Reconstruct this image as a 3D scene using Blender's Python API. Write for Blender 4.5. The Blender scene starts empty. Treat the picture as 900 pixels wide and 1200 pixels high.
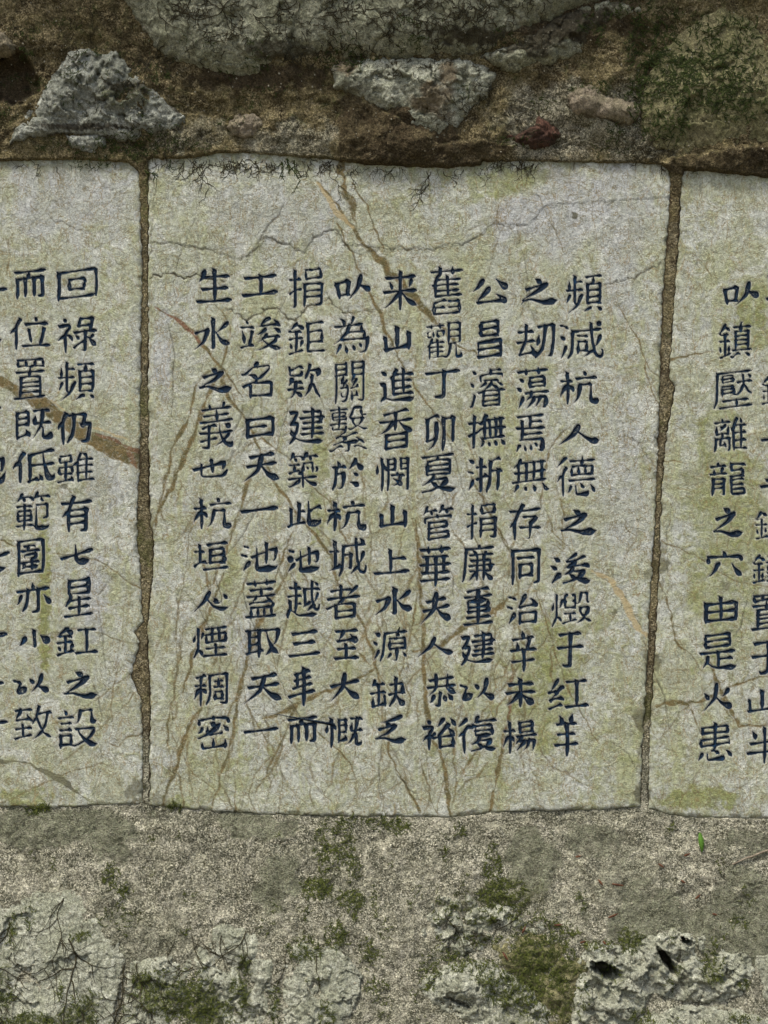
import bpy, math, random
import numpy as np
from math import radians
# ------------------------------------------------------------------ scene, camera, light
sc = bpy.context.scene
COL = sc.collection
cam_d = bpy.data.cameras.new('camera'); cam = bpy.data.objects.new('camera', cam_d); COL.objects.link(cam)
CAM_D = 2.2
cam.location = (0, -CAM_D, 0.0); cam.rotation_euler = (radians(90), 0, 0)
cam_d.sensor_fit = 'VERTICAL'; cam_d.sensor_height = 24; cam_d.lens = 12 / (0.600 / (CAM_D - 0.006))
cam_d.clip_start = 0.02; cam_d.clip_end = 300
sc.camera = cam
SUN_EL, SUN_AZ = radians(62), radians(-32)      # azimuth from the wall's outward normal (-Y), negative = from the left
wd = bpy.data.worlds.new('World'); sc.world = wd; wd.use_nodes = True
nt = wd.node_tree; bg = nt.nodes['Background']
sky = nt.nodes.new('ShaderNodeTexSky'); sky.sky_type = 'NISHITA'; sky.sun_disc = False
sky.sun_elevation = SUN_EL; sky.sun_rotation = math.pi - SUN_AZ
sky.air_density = 1.0; sky.dust_density = 4.0; sky.ozone_density = 1.0
nt.links.new(sky.outputs[0], bg.inputs[0]); bg.inputs[1].default_value = 0.09
sd = bpy.data.lights.new('sun', 'SUN'); sd.energy = 1.5; sd.angle = radians(10); sd.color = (1.0, 0.965, 0.86)
sun = bpy.data.objects.new('sun', sd); COL.objects.link(sun)
from mathutils import Vector
sdir = Vector((math.sin(SUN_AZ) * math.cos(SUN_EL), -math.cos(SUN_AZ) * math.cos(SUN_EL), math.sin(SUN_EL)))
sun.rotation_euler = sdir.to_track_quat('Z', 'Y').to_euler(); sun.location = sdir * 3
sc.view_settings.view_transform = 'Standard'; sc.view_settings.look = 'None'
sc.view_settings.exposure = 1.18; sc.view_settings.gamma = 1
random.seed(7); RNG = np.random.default_rng(11)

# ------------------------------------------------------------------ helpers
# Plan coordinates: millimetres on the wall, x to the right, y DOWN (0..900 x 0..1200 is what the camera sees), h = towards the viewer.
def W(x, y, h):
    return np.stack([(np.asarray(x, float) - 450) * .001, -np.asarray(h, float) * .001, (600 - np.asarray(y, float)) * .001], -1)

def _hash(ix, iy, s):
    n = (ix.astype(np.int64) * 374761393 + iy.astype(np.int64) * 668265263 + s * 1442695041) & 0x7fffffff
    n = ((n ^ (n >> 13)) * 1274126177) & 0x7fffffff
    n = (n ^ (n >> 16)) & 0xffff
    return n * (2 * np.pi / 65536.)
def perlin(x, y, s=0):
    x = np.asarray(x, float); y = np.asarray(y, float)
    x0 = np.floor(x); y0 = np.floor(y); fx = x - x0; fy = y - y0
    u = fx * fx * fx * (fx * (fx * 6 - 15) + 10); v = fy * fy * fy * (fy * (fy * 6 - 15) + 10)
    def g(a, b):
        t = _hash(x0 + a, y0 + b, s)
        return np.cos(t) * (fx - a) + np.sin(t) * (fy - b)
    n0 = g(0, 0) * (1 - u) + g(1, 0) * u; n1 = g(0, 1) * (1 - u) + g(1, 1) * u
    return (n0 * (1 - v) + n1 * v) * 1.5
def fbm(x, y, L, o=4, s=0, g=.5):
    r = 0; a = 1; t = 0
    for i in range(o):
        r = r + a * perlin(x / L, y / L, s + i * 17); t += a; a *= g; L = L / 2.03
    return r / t
def ridged(x, y, L, o=3, s=0, g=.5):
    r = 0; a = 1; t = 0
    for i in range(o):
        r = r + a * (1 - np.abs(perlin(x / L, y / L, s + i * 17)) * 2); t += a; a *= g; L = L / 2.1
    return r / t
def worley(x, y, L, s=0):
    """F1, F2-F1 and a random value per cell"""
    X = x / L; Y = y / L; ix = np.floor(X); iy = np.floor(Y)
    f1 = np.full(X.shape, 9.); f2 = np.full(X.shape, 9.); cid = np.zeros(X.shape); ox = np.zeros(X.shape); oy = np.zeros(X.shape)
    for a in (-1, 0, 1):
        for b in (-1, 0, 1):
            h = _hash(ix + a, iy + b, s); h2 = _hash(ix + a, iy + b, s + 5)
            ex = ix + a + h / 6.2832 - X; ey = iy + b + h2 / 6.2832 - Y; d = np.hypot(ex, ey)
            m = d < f1; ox = np.where(m, -ex, ox); oy = np.where(m, -ey, oy)
            f2 = np.where(m, f1, np.minimum(f2, d)); cid = np.where(m, h2 / 6.2832, cid); f1 = np.where(m, d, f1)
    return f1, f2 - f1, cid, ox, oy
def ss(a, b, x):
    t = np.clip((x - a) / (b - a), 0, 1); return t * t * (3 - 2 * t)
def blob(X, Y, x, y, rx, ry=None, s=3, rough=.35):
    """soft-edged irregular patch, 1 at the centre"""
    ry = ry or rx
    d = np.hypot((X - x) / rx, (Y - y) / ry) + fbm(X, Y, max(4, min(rx, ry) * .8), 3, s) * rough * 2
    return ss(1.1, .55, d)
def seglines(X1, Y1, lines, reach=10):
    """lines: [(pts, widths...)] -> coverage 0..1 on the grid with axes X1, Y1"""
    M = np.zeros((len(Y1), len(X1)))
    for pts, wid, val in lines:
        pts = np.asarray(pts, float)
        wid = np.broadcast_to(np.asarray(wid, float), (len(pts),))
        for i in range(len(pts) - 1):
            (ax, ay), (bx, by) = pts[i], pts[i + 1]; ra, rb = wid[i], wid[i + 1]; R = max(ra, rb) + 1.5
            j0, j1 = np.searchsorted(X1, [min(ax, bx) - R, max(ax, bx) + R]); i0, i1 = np.searchsorted(Y1, [min(ay, by) - R, max(ay, by) + R])
            if j1 <= j0 or i1 <= i0: continue
            x = X1[None, j0:j1] - ax; y = Y1[i0:i1, None] - ay
            dx, dy = bx - ax, by - ay
            t = np.clip((x * dx + y * dy) / (dx * dx + dy * dy + 1e-9), 0, 1)
            d = np.hypot(x - t * dx, y - t * dy) - (ra + (rb - ra) * t)
            M[i0:i1, j0:j1] = np.maximum(M[i0:i1, j0:j1], np.clip(.5 - d / 1.1, 0, 1) * val)
    return M
def wiggle(pts, step=5, amp=1.6, s=0, L=16):
    pts = np.asarray(pts, float)
    seg = np.hypot(*np.diff(pts, axis=0).T); cum = np.r_[0, np.cumsum(seg)]
    t = np.linspace(0, cum[-1], max(2, int(cum[-1] / step) + 1))
    x = np.interp(t, cum, pts[:, 0]); y = np.interp(t, cum, pts[:, 1])
    return np.stack([x + fbm(t, t * 0 + s * 7.3, L, 3, s) * amp * 2, y + fbm(t, t * 0 + s * 3.1 + 50, L, 3, s + 3) * amp * 2], 1), t / max(cum[-1], 1e-6)
def polydist(X, Y, poly):
    """signed distance, positive inside"""
    P = np.asarray(poly, float); n = len(P); D = np.full(X.shape, 1e9); ins = np.zeros(X.shape, bool)
    for i in range(n):
        (ax, ay), (bx, by) = P[i], P[(i + 1) % n]
        dx, dy = bx - ax, by - ay
        t = np.clip(((X - ax) * dx + (Y - ay) * dy) / (dx * dx + dy * dy + 1e-9), 0, 1)
        D = np.minimum(D, np.hypot(X - ax - t * dx, Y - ay - t * dy))
        c = ((ay > Y) != (by > Y)) & (X < (bx - ax) * (Y - ay) / (by - ay + 1e-12) + ax)
        ins ^= c
    return np.where(ins, D, -D)
def link(o, parent=None):
    COL.objects.link(o)
    if parent is not None: o.parent = parent
    return o
def tag(o, label=None, cat=None, group=None, kind=None):
    if label: o['label'] = label
    if cat: o['category'] = cat
    if group: o['group'] = group
    if kind: o['kind'] = kind
    return o
def mesh_np(name, V, F, mat, parent=None, attrs=None, smooth=True, origin=(0, 0, 0)):
    """V (n,3) world metres, F (m,3|4) int; attrs {name: (n,)}"""
    me = bpy.data.meshes.new(name); V = np.asarray(V, np.float32) - np.asarray(origin, np.float32)
    k = F.shape[1]
    me.vertices.add(len(V)); me.vertices.foreach_set('co', V.ravel())
    me.loops.add(F.size); me.loops.foreach_set('vertex_index', F.astype(np.int32).ravel())
    me.polygons.add(len(F)); me.polygons.foreach_set('loop_start', np.arange(0, F.size, k, dtype=np.int32))
    me.polygons.foreach_set('loop_total', np.full(len(F), k, np.int32))
    me.polygons.foreach_set('use_smooth', np.full(len(F), smooth))
    me.update(calc_edges=True)
    for a, v in (attrs or {}).items():
        at = me.attributes.new(a, 'FLOAT', 'POINT'); at.data.foreach_set('value', np.asarray(v, np.float32).ravel())
    me.materials.append(mat)
    o = bpy.data.objects.new(name, me); link(o, parent)
    if parent is None: o.location = origin
    else: o.location = Vector(origin) - parent.location
    return o
def grid_mesh(name, X, Y, H, keep, mat, parent=None, attrs=None, origin=(0, 0, 0)):
    """heightfield over a mesh grid; keep = bool per vertex"""
    c = keep[:-1, :-1] & keep[1:, :-1] & keep[:-1, 1:] & keep[1:, 1:]
    idx = np.arange(X.size).reshape(X.shape)
    a, b, d, e = idx[:-1, :-1][c], idx[1:, :-1][c], idx[1:, 1:][c], idx[:-1, 1:][c]
    F = np.stack([a, b, d, e], 1)
    used = np.zeros(X.size, bool); used[F.ravel()] = True
    rm = np.cumsum(used) - 1; F = rm[F]
    V = W(X.ravel()[used], Y.ravel()[used], H.ravel()[used])
    at = {k: v.ravel()[used] for k, v in (attrs or {}).items()}
    return mesh_np(name, V, F, mat, parent, at, True, origin)
def axis(lo, hi, fine0, fine1, step, coarse=10.):
    a = []
    if lo < fine0: a += list(np.arange(lo, min(fine0, hi), coarse))
    f0, f1 = max(lo, fine0), min(hi, fine1)
    if f1 <= f0: return np.arange(lo, hi + coarse, coarse)
    a += list(np.linspace(f0, f1, int(round((f1 - f0) / step)) + 1))
    if hi > fine1: a += list(np.arange(fine1 + coarse, hi + .1, coarse))
    return np.array(sorted(set(a)))

# ------------------------------------------------------------------ node materials
class NB:
    def __init__(s, name, rough=.9, spec=.15):
        s.m = bpy.data.materials.new(name); s.m.use_nodes = True; s.t = s.m.node_tree; s.N = s.t.nodes; s.L = s.t.links
        s.b = s.N['Principled BSDF']; s.b.inputs['Roughness'].default_value = rough; s.b.inputs['Specular IOR Level'].default_value = spec
        g = s.N.new('ShaderNodeNewGeometry'); v = s.N.new('ShaderNodeVectorMath'); v.operation = 'SCALE'; v.inputs['Scale'].default_value = 1000
        s.L.new(g.outputs['Position'], v.inputs[0]); s.pos = v.outputs[0]
    def put(s, sock, v):
        if isinstance(v, (int, float)): sock.default_value = v
        elif isinstance(v, tuple): sock.default_value = v + (1,) if len(v) == 3 and sock.type == 'RGBA' else v
        else: s.L.new(v, sock)
    def noise(s, size, detail=3, rough=.55, dist=0, vec=None, off=0, stretch=None):
        n = s.N.new('ShaderNodeTexNoise'); n.inputs['Scale'].default_value = 1. / size; n.inputs['Detail'].default_value = detail
        n.inputs['Roughness'].default_value = rough; n.inputs['Distortion'].default_value = dist
        v = vec or s.pos
        mp = s.N.new('ShaderNodeMapping'); s.L.new(v, mp.inputs[0]); mp.inputs['Location'].default_value = (off * 37.7, off * 11.3, off * 23.1)
        if stretch: mp.inputs['Scale'].default_value = stretch
        s.L.new(mp.outputs[0], n.inputs['Vector']); return n.outputs['Fac']
    def vor(s, size, feature='F1', rnd=1, out='Distance'):
        n = s.N.new('ShaderNodeTexVoronoi'); n.feature = feature; n.inputs['Scale'].default_value = 1. / size; n.inputs['Randomness'].default_value = rnd
        s.L.new(s.pos, n.inputs['Vector']); return n.outputs[out]
    def attr(s, name):
        n = s.N.new('ShaderNodeAttribute'); n.attribute_name = name; return n.outputs['Fac']
    def ramp(s, f, a, b, lo=0., hi=1.):
        n = s.N.new('ShaderNodeMapRange'); n.interpolation_type = 'SMOOTHSTEP'; s.put(n.inputs['Value'], f)
        n.inputs['From Min'].default_value = a; n.inputs['From Max'].default_value = b; n.inputs['To Min'].default_value = lo; n.inputs['To Max'].default_value = hi
        return n.outputs[0]
    def math(s, op, a, b=0., c=0.):
        n = s.N.new('ShaderNodeMath'); n.operation = op; s.put(n.inputs[0], a); s.put(n.inputs[1], b)
        if op in ('MULTIPLY_ADD',): s.put(n.inputs[2], c)
        return n.outputs[0]
    def mul(s, a, b): return s.math('MULTIPLY', a, b)
    def add(s, a, b): return s.math('ADD', a, b)
    def mix(s, f, a, b, mode='MIX'):
        n = s.N.new('ShaderNodeMix'); n.data_type = 'RGBA'; n.blend_type = mode; s.put(n.inputs[0], f); s.put(n.inputs[6], a); s.put(n.inputs[7], b)
        return n.outputs[2]
    def val(s, col, f):      # multiply a colour by a scalar
        n = s.N.new('ShaderNodeVectorMath'); n.operation = 'SCALE'; s.put(n.inputs[0], col); s.put(n.inputs['Scale'], f); return n.outputs[0]
    def done(s, col, bump=None, strength=1., rough=None):
        s.put(s.b.inputs['Base Color'], col)
        if rough is not None: s.put(s.b.inputs['Roughness'], rough)
        if bump is not None:
            n = s.N.new('ShaderNodeBump'); n.inputs['Strength'].default_value = strength; n.inputs['Distance'].default_value = .0018
            s.L.new(bump, n.inputs['Height']); s.L.new(n.outputs[0], s.b.inputs['Normal'])
        return s.m

def mat_tablet(nb_only=False):
    n = NB('inscribed_limestone', .82, .2)
    big = n.noise(70, 3, .6, .6, off=1); mid = n.noise(16, 4, .65, 1.2, off=2); fine = n.noise(3.2, 4, .7, 1.5, off=3); grit = n.noise(1.5, 2, .6, .5, off=4)
    streak = n.noise(26, 3, .6, .4, off=5, stretch=(1, 1, .22))
    c = n.mix(n.ramp(big, .35, .65), (.375, .39, .285), (.425, .44, .39))
    c = n.mix(n.ramp(mid, .42, .68), c, (.325, .335, .215))
    c = n.mix(n.mul(n.ramp(streak, .5, .66), .7), c, (.33, .345, .19))
    pale = n.mul(n.ramp(n.noise(34, 4, .62, 1.2, off=6), .50, .66), .7)
    c = n.mix(pale, c, (.52, .53, .475))
    al = n.attr('algae')
    c = n.mix(n.mul(n.ramp(n.add(al, n.mul(n.add(mid, -.5), .9)), .25, 1.0), .85), c, (.215, .235, .075))
    c = n.mix(n.mul(n.attr('lilac'), .6), c, (.40, .41, .425))
    # squiggly relief, speckle
    region = n.ramp(n.noise(30, 3, .6, 1, off=14), .38, .62)
    c = n.val(c, n.ramp(n.noise(7, 4, .7, 1.6, off=15), .33, .67, .74, 1.24))
    c = n.mix(region, c, n.val(c, n.ramp(fine, .34, .66, .70, 1.24)))
    c = n.val(c, n.ramp(grit, .32, .68, .88, 1.1))
    spots = n.ramp(n.noise(4.5, 3, .7, 1.0, off=7), .655, .70)
    c = n.mix(n.mul(spots, .75), c, (.12, .115, .07))
    wh = n.ramp(n.noise(5.5, 4, .75, 2.5, off=9), .66, .71)
    c = n.mix(n.mul(wh, .6), c, (.62, .61, .55))
    # fine brown-olive network
    web = n.math('ABSOLUTE', n.add(n.noise(24, 4, .62, 1.4, off=10), -.5))
    c = n.mix(n.mul(n.ramp(web, .018, .0), .85), c, (.19, .155, .075))
    web2 = n.math('ABSOLUTE', n.add(n.noise(34, 4, .6, .8, off=12, stretch=(1.6, 1, .45)), -.5))
    c = n.mix(n.mul(n.ramp(n.math('ABSOLUTE', n.add(n.noise(15, 3, .6, .7, off=16, stretch=(1.5, 1, .5)), -.5)), .012, .0), n.ramp(n.noise(60, 2, .5, .5, off=17), .45, .6, 0, .6)), c, (.17, .14, .065))
    c = n.mix(n.mul(n.ramp(web2, .011, .0), .6), c, (.25, .18, .08))
    vb = n.mul(n.attr('vein'), n.ramp(n.noise(6, 4, .75, 1.5, off=11), .32, .52, .45, 1))
    vcol = n.mix(n.ramp(n.noise(12, 3, .6, .5, off=13), .4, .62), (.155, .115, .048), (.105, .09, .038))
    vcol = n.mix(n.attr('red'), vcol, (.175, .095, .055))
    vcol = n.val(vcol, n.ramp(fine, .3, .7, .7, 1.35))
    c = n.mix(vb, c, vcol)
    c = n.mix(n.mul(n.attr('ochre'), .8), c, (.40, .32, .17))
    dk = n.attr('dirt')
    c = n.mix(n.mul(n.ramp(n.add(dk, n.mul(n.add(fine, -.5), .8)), .2, .9), .85), c, n.mix(n.ramp(mid, .4, .6), (.085, .082, .05), (.13, .125, .07)))
    c = n.mix(n.mul(n.attr('chip'), .5), c, (.56, .55, .50))
    c = n.mix(n.attr('crack'), c, (.055, .048, .028))
    bump = n.add(n.mul(fine, 1.1), n.add(n.mul(grit, .25), n.mul(mid, 1.4)))
    return n.done(c, bump, .8)
def mat_paint():
    n = NB('weathered_ink_paint', .75, .12)
    a = n.noise(7, 4, .7, 1.2, off=21); f = n.noise(2.0, 4, .7, 1.5, off=22)
    c = n.mix(n.ramp(a, .35, .65), (.005, .011, .024), (.009, .022, .040))
    c = n.mix(n.mul(n.ramp(n.noise(11, 3, .6, 1, off=24), .60, .70), .8), c, (.010, .040, .09))
    c = n.val(c, n.ramp(f, .3, .7, .7, 1.3))
    stone = n.val((.34, .34, .27), n.ramp(f, .3, .7, .6, 1.2))
    wear = n.add(n.attr('wear'), n.mul(n.add(n.noise(3.2, 4, .75, 2, off=23), -.5), 2.2))
    c = n.mix(n.mul(n.ramp(wear, .74, 1.02), .8), c, stone)
    return n.done(c, n.add(f, n.mul(a, .6)), .6)
def mat_mortar():
    n = NB('lime_mortar', .93, .1)
    big = n.noise(45, 3, .6, .5, off=31); mid = n.noise(11, 4, .65, .8, off=32); fine = n.noise(2.4, 3, .65, .8, off=33); grit = n.noise(1.2, 2, .5, 0, off=34)
    sp = n.noise(2.0, 3, .65, .6, off=35)
    c = n.mix(n.ramp(big, .35, .65), (.47, .445, .335), (.40, .385, .28))
    c = n.mix(n.ramp(mid, .45, .7), c, (.54, .51, .40))
    c = n.mix(n.mul(n.ramp(sp, .55, .48), n.ramp(n.noise(22, 4, .65, 1, off=36), .36, .6, .25, 1)), c, (.115, .112, .075))
    al = n.ramp(n.add(n.attr('algae'), n.add(n.mul(n.add(mid, -.5), .9), n.mul(n.add(sp, -.5), .8))), .38, .95)
    lich = n.mul(n.ramp(n.noise(1.9, 3, .7, 1, off=39), .50, .56), n.ramp(n.noise(26, 4, .7, 1.2, off=40), .43, .56, 0, .95))
    c = n.mix(lich, c, (.065, .068, .048))
    c = n.mix(n.mul(al, n.ramp(fine, .38, .58, .4, 1)), c, n.mix(n.ramp(mid, .4, .6), (.135, .14, .09), (.19, .195, .13)))
    br = n.ramp(n.add(n.attr('brown'), n.mul(n.add(mid, -.5), .7)), .1, .95)
    brc = n.mix(n.ramp(big, .4, .6), (.06, .046, .022), (.135, .112, .052))
    brc = n.mix(n.mul(n.ramp(sp, .44, .56), n.ramp(n.noise(20, 4, .7, 1, off=46), .4, .6, .25, 1)), brc, (.29, .24, .135))
    brc = n.mix(n.ramp(n.noise(28, 4, .65, 1, off=47), .55, .68, 0, .7), brc, (.085, .088, .034))
    c = n.mix(br, c, brc)
    dk = n.ramp(n.add(n.attr('dirt'), n.mul(n.add(mid, -.5), .5)), .2, .9)
    c = n.mix(n.mul(dk, .9), c, (.052, .038, .022))
    c = n.mix(n.mul(n.ramp(n.add(n.attr('moss'), n.mul(n.add(mid, -.5), 1.6)), .45, .9), .75), c, (.075, .08, .028))
    c = n.val(c, n.ramp(fine, .32, .68, .55, 1.42)); c = n.val(c, n.ramp(grit, .3, .7, .72, 1.3)); c = n.val(c, n.ramp(n.noise(16, 4, .65, 1, off=49), .32, .66, .78, 1.22))
    web = n.math('ABSOLUTE', n.add(n.noise(38, 4, .65, 1.2, off=38), -.5))
    c = n.mix(n.mul(n.ramp(web, .010, 0), .8), c, (.045, .038, .02))
    pit = n.ramp(n.noise(6.5, 3, .65, 1.2, off=48), .63, .70, 0, .7); c = n.mix(pit, c, (.06, .055, .034))
    bump = n.add(n.mul(fine, 2.4), n.add(n.mul(sp, 1.6), n.add(n.mul(grit, .8), n.mul(mid, 2.5))))
    return n.done(c, bump, .9)
def mat_rock(name, base, alt, vein=.5, mossy=.8):
    n = NB(name, .88, .18)
    big = n.noise(34, 4, .6, .8, off=41); mid = n.noise(9, 4, .65, 1.3, off=42); fine = n.noise(2.4, 4, .7, 1.4, off=43)
    c = n.mix(n.ramp(big, .36, .64), base, alt)
    c = n.mix(n.mul(n.ramp(mid, .52, .72), .6), c, tuple(min(.6, v * 1.4) for v in base))
    c = n.mix(n.mul(n.ramp(mid, .46, .33), .5), c, tuple(v * .55 for v in alt))
    web = n.math('ABSOLUTE', n.add(n.noise(17, 5, .68, 1.6, off=44), -.5))
    c = n.mix(n.mul(n.ramp(web, .018, .0), vein), c, (.045, .038, .022))
    c = n.mix(n.mul(n.ramp(n.noise(3.4, 3, .7, 1, off=45), .62, .68), .7), c, (.06, .055, .035))
    c = n.mix(n.mul(n.ramp(n.add(n.attr('moss'), n.mul(n.add(mid, -.5), 2.0)), .45, 1.0), mossy), c, n.mix(n.ramp(fine, .4, .6), (.05, .062, .02), (.115, .115, .04)))
    c = n.mix(n.mul(n.ramp(n.add(n.attr('dirt'), n.mul(n.add(mid, -.5), .8)), .3, .9), .9), c, (.05, .04, .024))
    c = n.mix(n.mul(n.attr('tint'), .8), c, (.17, .125, .07))
    c = n.val(c, n.ramp(fine, .32, .68, .5, 1.4)); c = n.val(c, n.ramp(mid, .3, .7, .75, 1.2))
    bump = n.add(n.mul(fine, 2.0), n.mul(mid, 1.2))
    return n.done(c, bump, .9)
def mat_plain(name, c1, c2, size, rough=.8, bump=.4, sub=0):
    n = NB(name, rough, .2); f = n.noise(size, 4, .65, .8, off=51)
    return n.done(n.mix(n.ramp(f, .35, .65), c1, c2), f, bump)
M_TAB = mat_tablet(); M_INK = mat_paint(); M_MOR = mat_mortar()
M_GREY = mat_rock('grey_green_rock', (.35, .35, .25), (.27, .275, .18), .85, .8)
M_PALE = mat_rock('pale_lichened_limestone', (.46, .465, .36), (.35, .36, .26), .9, .8)
M_BLUE = mat_rock('blue_grey_limestone', (.37, .38, .32), (.26, .27, .215), .6, .7)
M_PINK = mat_rock('pinkish_pebble_stone', (.30, .25, .18), (.235, .205, .13), .35, .5)
M_RED = mat_rock('red_brown_stone', (.13, .065, .045), (.085, .05, .035), .3, .2)
M_OLIVE = mat_rock('algae_stained_rock', (.27, .245, .13), (.19, .185, .085), .5, .9)
M_MOSS = mat_plain('dark_green_moss', (.012, .02, .004), (.05, .068, .014), 4)
M_MOSSB = mat_plain('olive_moss', (.022, .030, .006), (.10, .115, .024), 4)
M_ROOT = mat_plain('dry_dark_rootlets', (.022, .019, .010), (.05, .042, .02), 4)
M_LEAF = mat_plain('fresh_green_blade', (.07, .17, .02), (.12, .24, .035), 3, .5)
M_DRY = mat_plain('dry_red_leaf', (.07, .03, .018), (.18, .08, .04), 3)
M_TWIG = mat_plain('bleached_twig', (.14, .11, .08), (.28, .24, .18), 5)
M_SOIL = mat_plain('trodden_soil', (.10, .085, .055), (.16, .14, .09), 30)

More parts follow.
